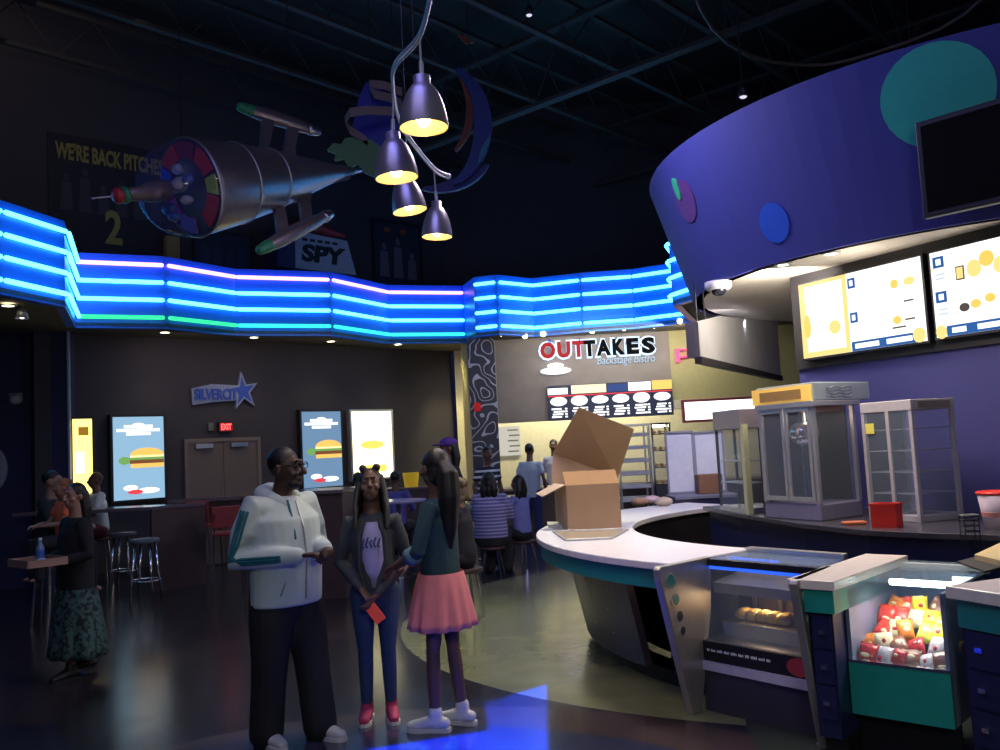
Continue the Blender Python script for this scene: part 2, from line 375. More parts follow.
# double door
u0, z1 = WF.px(183, 436); u1, _ = WF.px(259, 436)
z1 = 2.12
door = struct('door_1', WF.frame(MB(), u0, u1, -0.06, z1, 0.06, 0.0, 0.05), M_trim)
M_doorl = mat('grey_brown_door', (0.13, 0.095, 0.085), 0.55); um = (u0 + u1) / 2
for q, (p0, p1) in enumerate(((u0 + 0.06, um - 0.005), (um + 0.005, u1 - 0.06))):
    l = part('door_leaf', WF.rect(MB(), p0, p1, 0.02, z1 - 0.06, 0.0, 0.03), M_doorl, door)
    part('push_bar', WF.rect(MB(), p0 + 0.06, p1 - 0.06, 1.0, 1.07, 0.03, 0.09), M_steel, l)
    part('door_closer', WF.rect(MB(), p0 + 0.12, p1 - 0.2, z1 - 0.16, z1 - 0.09, 0.03, 0.09), M_steel, l)
# exit sign
a, z = WF.px(217, 422); b, zz = WF.px(232, 432)
t = thing('exit_sign', 'small red glowing EXIT sign above the double door', 'sign', WF.P(a, zz))
part('housing', WF.rect(MB(), a, b, zz, z, 0, 0.06), M_dark, t); part('lit_face', WF.rect(MB(), a + 0.02, b - 0.02, zz + 0.02, z - 0.02, 0.06, 0.065), glow('dim_red_face', (0.6, 0.02, 0.03), 0.5), t)
WF.text('lettering', 'EXIT', glow('red_letters', (1, 0.1, 0.1), 2.5), t, a + 0.04, b - 0.04, zz + 0.035, z - 0.035, 0.065, 0.07, 0.03)
a, z = WF.px(207, 423); b, zz = WF.px(213, 431)
tag(part('emergency_speaker', WF.rect(MB(), a, b, zz, z, 0, 0.05), mat('grey_plastic', (0.1, 0.1, 0.1)), bevel=0.01), 'small grey wall box left of the exit sign', 'wall box')
# SilverCity sign
a, z1 = WF.px(191, 384); b, z0 = WF.px(254, 405)
t = thing('wall_sign', 'silver and blue SILVERCITY sign with a star on the dark back wall', 'sign', WF.P(a, z0))
L_ = b - a; M_sil = mat('silver_sign_face', (0.20, 0.24, 0.40), 0.6)
part('plate', WF.slab(MB(), [(a, z0), (a + L_*0.3, z0 + 0.05), (a + L_*0.72, z0 + 0.08), (a + L_*0.72, z1 - 0.02), (a + L_*0.3, z1), (a - 0.02, z1 - 0.08)], 0.01, 0.05), M_sil, t)
M_bl = mat('blue_sign_letters', (0.02, 0.05, 0.30), 0.4, emit=(0.03, 0.09, 0.5), power=0.10)
WF.text('lettering', 'SILVERCITY', M_bl, t, a + 0.03, a + L_*0.80, z0 + 0.09, z1 - 0.08, 0.05, 0.07, 0.03)
sc, sz, sr = a + L_*0.80, (z0+z1)/2 + 0.06, 0.31
star = lambda r: [(sc + (r if i % 2 == 0 else r*0.42) * math.cos(R(97 + 36*i)), sz + (r*1.15 if i % 2 == 0 else r*0.42) * math.sin(R(97 + 36*i))) for i in range(10)]
s_ = part('star', WF.slab(MB(), star(sr), 0.01, 0.06), M_sil, t); part('star_face', WF.slab(MB(), [(u, z) for u, z in star(sr*0.72)], 0.06, 0.065), M_bl, s_)

# upper wall posters, standee
def figs(F, t, a, b, c, d, n, m):
    k = MB()
    for i in range(n):
        x = a + (b - a) * (i + 0.5) / n; h = (d - c) * (0.8 + 0.2 * math.sin(i * 2.1))
        F.disc(k, x, c + h * 0.88, (b-a)/n*0.16, (d-c)*0.085, 0.03, 0.034 + i*0.0003, 10); F.slab(k, [(x - (b-a)/n*0.34, c), (x + (b-a)/n*0.34, c), (x + (b-a)/n*0.25, c + h*0.75), (x - (b-a)/n*0.25, c + h*0.75)], 0.03, 0.034 + i*0.0003)
    part('figures', k, m, t)
def wpx(x0, x1, y0, y1):
    xm, ym = (x0+x1)/2, (y0+y1)/2
    return WF.px(x0, ym)[0], WF.px(x1, ym)[0], WF.px(xm, y1)[1], WF.px(xm, y0)[1]
a, b, c, d = wpx(48, 166, 143, 262)
t = thing('movie_banner', "large dark banner with WE'RE BACK lettering and a yellow 2 behind the rocket nose", 'banner', WF.P(a, c))
part('cloth', WF.rect(MB(), a, b, c, d, 0, 0.03), mat('black_banner', (0.012, 0.010, 0.022), 0.7), t)
M_ylet = mat('dull_yellow_print', (0.26, 0.21, 0.06), 0.6, emit=(0.40, 0.32, 0.08), power=0.0)
WF.text('headline', "WE'RE BACK PITCHES", M_ylet, t, a + 0.1, b - 0.05, d - 0.40, d - 0.12, 0.03, 0.035, 0.035)
WF.text('numeral', '2', M_ylet, t, *WF.px(104, 210)[:1], WF.px(121, 210)[0], WF.px(112, 245)[1], WF.px(112, 211)[1], 0.036, 0.042, 0.03)
figs(WF, t, a + 0.12, b - 0.05, c + 0.75, d - 0.45, 6, mat('dim_figure_print', (0.035, 0.03, 0.05), 0.7))
a, b, c, d = wpx(372, 421, 222, 288)
t = thing('movie_poster', 'dark poster of grouped figures high on the wall between rocket and column', 'poster', WF.P(a, c))
part('frame', WF.frame(MB(), a, b, c, d, 0.05, 0, 0.05), M_dark, t); part('print', WF.rect(MB(), a+.05, b-.05, c+.05, d-.05, 0, 0.03), mat('poster_night', (0.02, 0.018, 0.04)), t)
figs(WF, t, a + 0.1, b - 0.1, c + 0.2, d - 0.3, 3, mat('grey_figure_print', (0.11, 0.11, 0.16), 0.7)); 
for q in (0.3, 0.62): part('orange_mark', WF.disc(MB(), a + (b-a)*q, d - 0.2, 0.09, 0.06, 0.03, 0.036, 8), mat('orange_print', (0.25, 0.07, 0.02)), t)
a, b, c, d = wpx(192, 252, 232, 272)
t = thing('movie_poster', 'wide nearly black poster just above the neon under the rocket body', 'poster', WF.P(a, c))
part('frame', WF.frame(MB(), a, b, c, d, 0.05, 0, 0.05), M_dark, t); part('print', WF.rect(MB(), a+.05, b-.05, c+.05, d-.05, 0, 0.03), mat('poster_blue_black', (0.014, 0.014, 0.045)), t)
figs(WF, t, a + 0.1, b - 0.1, c + 0.1, d - 0.15, 4, mat('navy_figure_print', (0.03, 0.03, 0.08), 0.7))
a, b, c, d = wpx(281, 338, 240, 276)
t = thing('spy_standee', 'white SPY promotional box with a red figure on top, standing behind the neon', 'standee', WF.P(a, c))
part('box', WF.slab(MB(), [(a, c), (b + 0.06, c), (b - 0.12, d - 0.06), (a + 0.02, d)], 0.02, 0.5), mat('white_card', (0.38, 0.40, 0.50), 0.6, emit=(0.3, 0.33, 0.5), power=0.0), t)
part('side_panel', WF.slab(MB(), [(a - 0.35, c), (a, c), (a + 0.02, d), (a - 0.30, d - 0.02)], 0.02, 0.48), mat('navy_card', (0.02, 0.025, 0.10)), t)
WF.text('lettering', 'SPY', M_dark, t, a + 0.12, b - 0.16, c + 0.14, d - 0.22, 0.5, 0.51, 0.05, 0.1)
for i in range(5): part('small_print', WF.rect(MB(), a + 0.15 + i*0.16, a + 0.26 + i*0.16, d - 0.17, d - 0.12, 0.5, 0.505), M_dark, t)
part('figure', MB().limb([WF.P(a + 0.1, d + 0.1, 0.25), WF.P(a + 0.45, d + 0.22, 0.25), WF.P(a + 0.85, d + 0.12, 0.25), WF.P(b - 0.02, d + 0.10, 0.25)], [0.08, 0.15, 0.10, 0.03]), mat('red_card', (0.38, 0.04, 0.05)), t, smooth=True)
part('figure_face', MB().ell(WF.P(a + 0.5, d + 0.2, 0.36), (0.09, 0.06, 0.12)), mat('pale_card', (0.35, 0.30, 0.32)), t, smooth=True)
a, b, c, d = wpx(163, 176, 238, 262); struct('trim_4', WF.rect(MB(), a, b, c, d, 0, 0.15), mat('ochre_post', (0.30, 0.20, 0.07)))

# ------------------------------------------------------------------ recessed and hanging lights
def downlight(p, label, power=30, spot=100, col=(1, 0.86, 0.6), grp='soffit downlights', e=12, r=0.07):
    t = thing('downlight', label, 'ceiling light', p, 0, grp); p = V(p)
    part('trim_ring', MB().lathe([(r, -0.012), (r + 0.03, -0.012), (r + 0.03, 0), (r, 0), (r, -0.012)], 20, Matrix.Translation(p), cap=False), M_alu, t)
    part('lens', MB().lathe([(r, -0.006), (r, -0.001)], 20, Matrix.Translation(p)), glow('warm_lens', (1, 0.85, 0.55), e), t)
    if power: light('SPOT', p + V((0, 0, -0.03)), p + V((0, 0, -3)), power, col, 0.05, spot=spot, blend=0.8)
for i, (x, y) in enumerate(((165, 332), (254, 337), (331, 341), (398, 344))):
    downlight(atZ(x, y, FZ0 - 0.001), 'recessed downlight in the food court soffit, %s from the left' % ('first', 'second', 'third', 'fourth')[i], 18)
for i, (x, y) in enumerate(((501, 334), (525, 336), (543, 334), (592, 331), (624, 328), (654, 326), (680, 321))):
    p = atY(x, y, 16.9 if i < 6 else 16.2); z = FZ0
    t = thing('bulb_spotlight', 'small bare bulb hanging under the bistro fascia, %s from the left' % ('first', 'second', 'third', 'fourth', 'fifth', 'sixth', 'seventh')[i], 'ceiling light', p, 0, 'bulbs under the bistro fascia')
    part('stem', MB().tube([(p.x, p.y, FZ0), (p.x, p.y, p.z)], 0.012), M_alu, t); part('bulb', MB().ell(p, (0.05, 0.05, 0.05)), glow('bulb_warm', (1, 0.88, 0.62), 14), t, smooth=True)
p = atY(22, 314, 11.3)
t = thing('track_head', 'small white spotlight hanging under the left fascia', 'spotlight', p)
part('shade', MB().lathe([(0.02, 0.10), (0.05, 0.06), (0.085, -0.06), (0.075, -0.06), (0.04, 0.05)], 16, Matrix.Translation(p), cap=False), M_alu, t, smooth=True); part('stem', MB().tube([p + V((0,0,0.1)), (p.x, p.y, FZ0)], 0.012), M_alu, t)
part('lamp', MB().ell(p + V((0,0,-0.02)), (0.04, 0.04, 0.04)), glow('lamp_cool', (0.8, 0.85, 1), 10), t)
p = atY(8, 294, 11.0); downlight((p.x, p.y, FZ0 - 0.021), 'recessed downlight under the left fascia at the picture edge', 0, e=20)
p = atY(9, 399, 13.3)
t = thing('wall_camera', 'small pale dome on the dark left wall', 'security camera', p); part('dome', MB().ell((p.x, 13.48, p.z), (0.09, 0.10, 0.08)), mat('pale_plastic', (0.4, 0.4, 0.5)), t, smooth=True)
part('base_plate', MB().box((p.x, 13.49, p.z + 0.03), (0.2, 0.02, 0.14)), M_alu, t)
# lit corner edge of the left wall, its light painted as a pale strip
struct('trim_5', MB().box((-6.49, 13.49, 1.9), (0.03, 0.05, 3.8)), mat('pale_lit_edge', (0.30, 0.36, 0.50), 0.4))
p = atY(-24, 470, 13.4)
tag(part('wall_disc', MB().lathe([(0.42, 0), (0.42, 0.04), (0.38, 0.05)], 32, Matrix.Translation((p.x, 13.5, p.z)) @ Matrix.Rotation(R(90), 4, 'X')), mat('pale_disc', (0.3, 0.34, 0.45))), 'pale round disc on the dark left wall at the picture edge', 'wall decoration')

# ------------------------------------------------------------------ bistro
BY = 17.4
BF = Frame((-0.62, BY), (8, BY))
def bpx(x0, x1, y0, y1, F=None):
    F = F or BF; xm, ym = (x0+x1)/2, (y0+y1)/2
    return F.px(x0, ym)[0], F.px(x1, ym)[0], F.px(xm, y1)[1], F.px(xm, y0)[1]
def grain_mat():
    m = mat('grey_wood_panel', (0.20, 0.17, 0.17), 0.6, noise=0.3, scale=3); return m
ub, _ = BF.px(673, 400)
mb = MB(); BF.rect(mb, 0.55, ub, 2.18, FZ0, -0.3, 0); struct('wall_bistro', mb, grain_mat())
mb = MB(); BF.rect(mb, 0.0, 0.55, 2.18, FZ0, -0.3, 0.01); struct('trim_6', mb, mat('pale_stone_panel', (0.36, 0.34, 0.31), 0.6))
mb = MB(); BF.rect(mb, ub, 7.2, 2.45, FZ0, -0.3, 0.0); struct('wall_olive', mb, mat('olive_yellow_paint', (0.36, 0.33, 0.17), 0.8))
mb = MB(); BF.rect(mb, ub, 7.2, 2.28, 2.45, -0.3, 0.03); struct('trim_7', mb, mat('cream_band', (0.55, 0.52, 0.42), 0.7))
mb = MB(); mb.box((3.2, 18.95, 1.9), (8.3, 0.1, 3.8)); struct('wall_kitchen', mb, mat('cream_kitchen_wall', (0.72, 0.68, 0.50), 0.8))
# cream strip between court and column
c0 = atY(463, 400, 17.6); c1 = atY(474, 400, 17.6)
mb = MB(); Frame((c0.x, 17.6), (c1.x + 0.1, 17.6)).rect(mb, 0, c1.x + 0.1 - c0.x, 0, FZ0, -0.1, 0); struct('trim_8', mb, mat('warm_cream_jamb', (0.75, 0.62, 0.30), 0.7))
# patterned column
def swirl():
    m = D.materials.new('black_swirl_laminate'); m.use_nodes = True; nt = m.node_tree; b = nt.nodes['Principled BSDF']; L = nt.links
    tc = nt.nodes.new('ShaderNodeTexCoord'); nz = nt.nodes.new('ShaderNodeTexNoise'); nz.inputs['Scale'].default_value = 2.2; nz.inputs['Detail'].default_value = 1; L.new(tc.outputs['Object'], nz.inputs['Vector'])
    a = nt.nodes.new('ShaderNodeMath'); a.operation = 'MULTIPLY'; a.inputs[1].default_value = 9; L.new(nz.outputs['Fac'], a.inputs[0])
    f = nt.nodes.new('ShaderNodeMath'); f.operation = 'FRACT'; L.new(a.outputs[0], f.inputs[0])
    c = nt.nodes.new('ShaderNodeMath'); c.operation = 'LESS_THAN'; c.inputs[1].default_value = 0.2; L.new(f.outputs[0], c.inputs[0])
    x = nt.nodes.new('ShaderNodeMix'); x.data_type = 'RGBA'; x.inputs[6].default_value = (0.03, 0.03, 0.05, 1); x.inputs[7].default_value = (0.40, 0.40, 0.52, 1); L.new(c.outputs[0], x.inputs[0]); L.new(x.outputs[2], b.inputs['Base Color']); b.inputs['Roughness'].default_value = 0.4
    return m
q0 = atY(470, 400, 16.95); q1 = atY(497, 400, 16.95)
col = struct('trim_9', MB().box(((q0.x+q1.x)/2, 17.15, FZ0/2), (q1.x - q0.x, 0.4, FZ0)), swirl())
a = atY(474, 403, 16.94); b = atY(481, 411, 16.94)
tag(part('red_wall_sign', MB().box(((a.x+b.x)/2, 16.935, (a.z+b.z)/2), (b.x-a.x, 0.03, a.z-b.z)), glow('dim_red_face', (0.6, 0.02, 0.03), 0.5)), 'small red square sign on the swirl patterned column', 'sign')
# OUTTAKES sign
t = thing('bistro_sign', 'illuminated OUTTAKES Backstage Bistro sign on the grey wall', 'sign', BF.P(1.2, 3.0))
M_lr = glow('red_sign_letter', (0.62, 0.02, 0.03), 0.8); M_lk = mat('black_sign_letter', (0.003, 0.003, 0.004), 0.9, spec=0.05); M_halo = glow('halo_white', (0.62, 0.78, 1.0), 1.7)
letters = 'OUTTAKES'; xs = [(540, 555), (557, 570), (572, 584), (583, 595), (596, 610), (612, 624), (626, 638), (641, 654)]
for i, (ch, (x0, x1)) in enumerate(zip(letters, xs)):
    yy = 351 - (x0 - 540) * 0.052
    a, b, c, d = bpx(x0, x1, yy - 8, yy + 8)
    l = BF.text('letter', ch, M_lr if i < 3 else M_lk, t, a, b, c, d, 0.06, 0.12, 0.05)
    l['label'] = ('red' if i < 3 else 'black') + ' letter'
    BF.text('letter_backlight', ch, M_halo, l, a - 0.035, b + 0.035, c - 0.035, d + 0.035, 0.01, 0.05, 0.075)
a, b, c, d = bpx(597, 655, 355, 366); BF.text('subtitle', 'Backstage Bistro', glow('pale_blue_letters', (0.6, 0.75, 0.9), 0.9), t, a, b, c, d, 0.02, 0.04, 0.01, 0.15)
a, b, c, d = bpx(540, 571, 364, 375); m = MB(); BF.disc(m, (a+b)/2, (c+d)/2 - 0.03, (b-a)/2, (d-c)*0.33, 0.02, 0.08, 20); BF.disc(m, (a+b)/2, (c+d)/2 + 0.07, (b-a)*0.27, (d-c)*0.25, 0.02, 0.07, 16); part('plate_emblem', m, M_pw, t)
# marquee points above some letters
m = MB()
for x in (547, 577, 624):
    a, b, c, d = bpx(x, x + 5, 338, 345); BF.slab(m, [(a, c), (b, c), ((a+b)/2, d)], 0.02, 0.05)
part('blue_accent', m, glow('blue_accent', (0.05, 0.1, 0.8), 0.8), t)
# bistro menu board
a, b, c, d = bpx(548, 672, 383, 418)
t = thing('menu_board', 'wide dark menu board with white item pictures under the bistro sign', 'menu board', BF.P(a, c))
part('panel', BF.rect(MB(), a, b, c, d, 0.0, 0.08), mat('menu_slate', (0.02, 0.025, 0.07), 0.4), t); W_, H_ = b - a, d - c
blue_e = glow('menu_blue', (0.05, 0.10, 0.35), 0.8); 
m = MB()
for i in range(6):
    u = a + W_ * (i + 0.5) / 6
    BF.disc(m, u, c + H_*0.54, W_*0.068, H_*0.13 + H_*0.02*math.sin(i*2), 0.08, 0.085, 14)
    for r in range(4): BF.rect(m, u - W_*(0.06 - 0.008*((i+r) % 3)), u + W_*(0.02 + 0.012*((i*2+r) % 3)), c + H_*(0.08 + 0.075*r), c + H_*(0.125 + 0.075*r), 0.08, 0.085)
    for r in range(4): BF.rect(m, u + W_*0.048, u + W_*0.066, c + H_*(0.08 + 0.075*r), c + H_*(0.125 + 0.075*r), 0.08, 0.085)
part('items', m, M_pw, t)
part('red_line', BF.rect(MB(), a, b, c + H_*0.675, c + H_*0.71, 0.08, 0.086), M_red, t)
for i, (s0, s1, h0, mt) in enumerate(((0.0, 0.16, 0.92, M_pw), (0.19, 0.47, 0.98, glow('menu_cream', (1, 0.85, 0.55), 1.4)), (0.48, 0.64, 0.95, blue_e), (0.65, 0.83, 0.98, M_pw), (0.84, 1.0, 1.0, glow('menu_orange', (1, 0.6, 0.15), 1.3)))):
    part('header', BF.rect(MB(), a + W_*s0, a + W_*s1, c + H_*0.74, c + H_*h0, 0.08, 0.088), mt, t)
# letters pi
t = thing('pink_sign', 'pink lit lettering beginning pi on the olive wall beside the hood', 'sign', BF.P(3.5, 3.2))
a, b, c, d = bpx(675, 701, 345, 362); BF.text('lettering', 'pi', glow('pink_letters', (1.0, 0.12, 0.30), 1.6), t, a, b, c, d, 0.05, 0.09, 0.0)
a, b, c, d = bpx(681, 766, 398, 421)
t = thing('menu_light_box', 'white lit menu box in a red frame behind the popcorn machines', 'menu board', BF.P(a, c))
part('frame', BF.frame(MB(), a, b, c, d, 0.05, 0.03, 0.12), mat('maroon_frame', (0.16, 0.02, 0.04)), t); part('lit_panel', BF.rect(MB(), a+.05, b-.05, c+.05, d-.05, 0.03, 0.10), glow('white_panel', (1, 0.97, 0.95), 2.2), t)
# bistro counter and kitchen
t = thing('service_counter', 'long brown bistro service counter along the kitchen', 'counter', (2, 17, 0))
part('cabinet', MB().box((3.4, 17.0, 0.45), (7.4, 0.6, 0.9)), mat('brown_laminate', (0.10, 0.06, 0.05), 0.5), t); part('worktop', MB().box((3.4, 16.98, 0.925), (7.5, 0.7, 0.05)), mat('tan_top', (0.36, 0.28, 0.2), 0.4), t, bevel=0.01)
p0 = atY(497, 427, 18.8); p1 = atY(521, 455, 18.8)
t = thing('price_list', 'pale price list with rows of small print left in the kitchen', 'sign', p1)
part('board', MB().box(((p0.x+p1.x)/2, 18.86, (p0.z+p1.z)/2), (p1.x-p0.x, 0.04, p0.z-p1.z)), glow('lit_cream_board', (0.85, 0.82, 0.70), 0.7), t)
m = MB()
for i in range(5): m.box((p0.x + 0.32 + 0.03*(i % 2), 18.835, p0.z - 0.08 - 0.11*i), (0.22, 0.01, 0.03))
part('print', m, mat('grey_ink', (0.15, 0.13, 0.12)), t)
# bakery rack
def rack():
    a = atY(618, 436, 14.0); b = atY(650, 500, 14.0)
    t = thing('bakery_rack', 'tall metal tray rack with white trays right of the open carton', 'rack', (a.x, 14.0, 0))
    m = MB()
    for x in (a.x, a.x + 0.48):
        for y in (14.0, 14.5): m.box((x, y, 0.98), (0.03, 0.03, 1.96))
    m.box((a.x + 0.24, 14.25, 1.95), (0.52, 0.54, 0.03)); part('post', m, M_steel, t)
    for i in range(7): part('tray', MB().box((a.x + 0.24, 14.25, 0.6 + i*0.2), (0.46, 0.5, 0.06)), mat('white_tray', (0.62, 0.60, 0.66), 0.5), t, bevel=0.01)
rack()
a = atY(651, 436, 14.2)
t = thing('glass_display_case', 'upright glass display case with golden pastries behind the carton', 'display case', (a.x, 14.3, 0))
m = MB()
for x in (a.x, a.x + 0.28):
    for y in (14.1, 14.5): part('post', MB().box((x, y, 0.97), (0.025, 0.025, 1.94)), M_chrome, t)
part('top', MB().box((a.x + 0.14, 14.3, 1.95), (0.31, 0.43, 0.03)), M_chrome, t); m.b.free(); part('glass', MB().box((a.x + 0.14, 14.3, 1.35), (0.27, 0.38, 1.1)), glass(), t)
for i in range(5):
    s_ = part('shelf', MB().box((a.x + 0.14, 14.3, 0.75 + 0.26*i), (0.27, 0.38, 0.015)), M_chrome, t)
    m = MB(); [m.ell((a.x + 0.05 + 0.09*j, 14.2, 0.785 + 0.26*i), (0.04, 0.05, 0.03), n=8) for j in range(3)]; part('pastry', m, mat('golden_pastry', (0.65, 0.38, 0.10), 0.5), s_, smooth=True)
part('lamp', MB().box((a.x + 0.14, 14.3, 1.92), (0.2, 0.05, 0.03)), glow('bulb_warm', (1, 0.88, 0.62), 14), t)
# white partition screens
for i, (x0, x1) in enumerate(((664, 692), (692, 722))):
    a = atY(x0, 432, 11.7); b = atY(x1, 432, 11.7)
    t = thing('white_partition', ('left' if i == 0 else 'right') + ' white panel in a grey frame, of the pair behind the dark cabinet', 'partition', (a.x, 11.7, 0))
    f = Frame((a.x, 11.7), (b.x, 11.7)); part('frame', f.frame(MB(), 0, f.len, 1.0, a.z, 0.022, 0, 0.05), mat('lilac_grey_frame', (0.24, 0.24, 0.32)), t)
    part('panel', f.rect(MB(), 0.022, f.len - 0.022, 1.022, a.z - 0.022, 0.01, 0.03), mat('white_panel_board', (0.62, 0.62, 0.74), 0.5), t)
    part('base', f.rect(MB(), 0.0, f.len, 0.0, 1.0, 0, 0.05), M_navy, t)
a = atY(697, 474, 11.2)
tag(part('brown_carton', MB().box((a.x + 0.17, 11.35, 1.12), (0.30, 0.24, 0.24)), mat('dark_carton', (0.20, 0.09, 0.05)), bevel=0.01), 'brown carton standing before the right white panel', 'box')
a = atZ(672, 490, 1.18); 
t = thing('low_cabinet', 'low navy cabinet behind the round counter, below the white panels', 'cabinet', (2.4, 11.0, 0))
part('body', MB().box((2.42, 11.25, 0.485), (0.75, 0.6, 0.97)), M_navy, t); part('top', MB().box((2.42, 11.25, 0.985), (0.78, 0.64, 0.03)), mat('slate_top', (0.15, 0.15, 0.22)), t)

# ------------------------------------------------------------------ round canopy over the stand
DC = V((5.3, 9.3, 0)); DZ0, DZ1, DR0, DR1 = 3.2, 4.5, 3.17, 3.57
M_drum = mat('violet_blue_canopy_paint', (0.036, 0.044, 0.27), 0.7, noise=0.06)
struct('trim_10', MB().arc(DC, DR0 - 0.1, DR0, 90, 330, DZ0, DZ1, 72, DR1 - 0.1, DR1), M_drum, smooth=False)
struct('ceiling_stand', MB().arc(DC, 0.2, DR0 - 0.02, 90, 330, DZ0 + 0.0, DZ0 + 0.05, 60), mat('beige_soffit', (0.62, 0.55, 0.46), 0.7))
def drum_hit(px, py):
    d = ray(px, py); best = None
    t = 3.0
    while t < 14:
        p = CO + d * t; r = DR0 + (DR1 - DR0) * (p.z - DZ0) / (DZ1 - DZ0)
        if (p.xy - DC.xy).length < r: break
        t += 0.01
    return math.atan2(p.y - DC.y, p.x - DC.x), p.z
def drum_patch(name, px, py, ru, rz, m, label, off=0.012, cut=None):
    th, z0 = drum_hit(px, py); mb = MB(); n = 28; ring = []
    def S(u, z, o):
        r = DR0 + (DR1 - DR0) * (z - DZ0) / (DZ1 - DZ0) + o; a = th + u / DR0; return V((DC.x + r * math.cos(a), DC.y + r * math.sin(a), z))
    rings = []
    for o, ks in ((off, (0.01, 0.35, 0.7, 1.0)), (0.0, (1.0,))):
        for k in ks: rings.append([S(k*ru*math.cos(2*PI*i/n), z0 + k*rz*math.sin(2*PI*i/n), o) for i in range(n)])
    mb.loft(rings, close=False); o = part(name, mb, m); return tag(o, label, 'wall decoration')
drum_patch('painted_disc', 937, 96, 0.36, 0.36, mat('teal_disc_paint', (0.02, 0.40, 0.34), 0.6), 'large teal disc on the violet canopy, partly behind the television')
drum_patch('painted_disc', 775, 223, 0.155, 0.17, mat('blue_disc_paint', (0.01, 0.08, 0.55), 0.6), 'small bright blue disc low on the violet canopy')
drum_patch('painted_disc', 686, 201, 0.19, 0.21, mat('purple_disc_paint', (0.10, 0.03, 0.20), 0.6), 'purple disc near the left end of the violet canopy')
drum_patch('painted_crescent', 678.5, 189, 0.05, 0.11, mat('green_disc_paint', (0.03, 0.45, 0.22), 0.6), 'thin green crescent on the edge of the purple disc', 0.025)
for (x, y), l, e, pw in (((831, 253), 'bright round downlight in the canopy soffit above the screens', 25, 30), ((783, 264), 'dim round downlight in the canopy soffit toward the hood', 1.6, 8)):
    downlight(atZ(x, y, DZ0), l, pw, 120, grp='canopy downlights', e=e, r=0.05)
p = atZ(718, 282, DZ0)
t = thing('dome_camera', 'white dome camera under the canopy rim above the steel hood', 'security camera', p)
part('housing', MB().lathe([(0.13, 0), (0.13, -0.05), (0.11, -0.08), (0.0, -0.08)], 20, Matrix.Translation(p)), mat('white_plastic', (0.6, 0.6, 0.62), 0.4), t, smooth=True)
part('dome', MB().ell(p + V((0, 0, -0.08)), (0.075, 0.075, 0.06)), mat('smoked_dome', (0.02, 0.02, 0.03), 0.1), t, smooth=True)
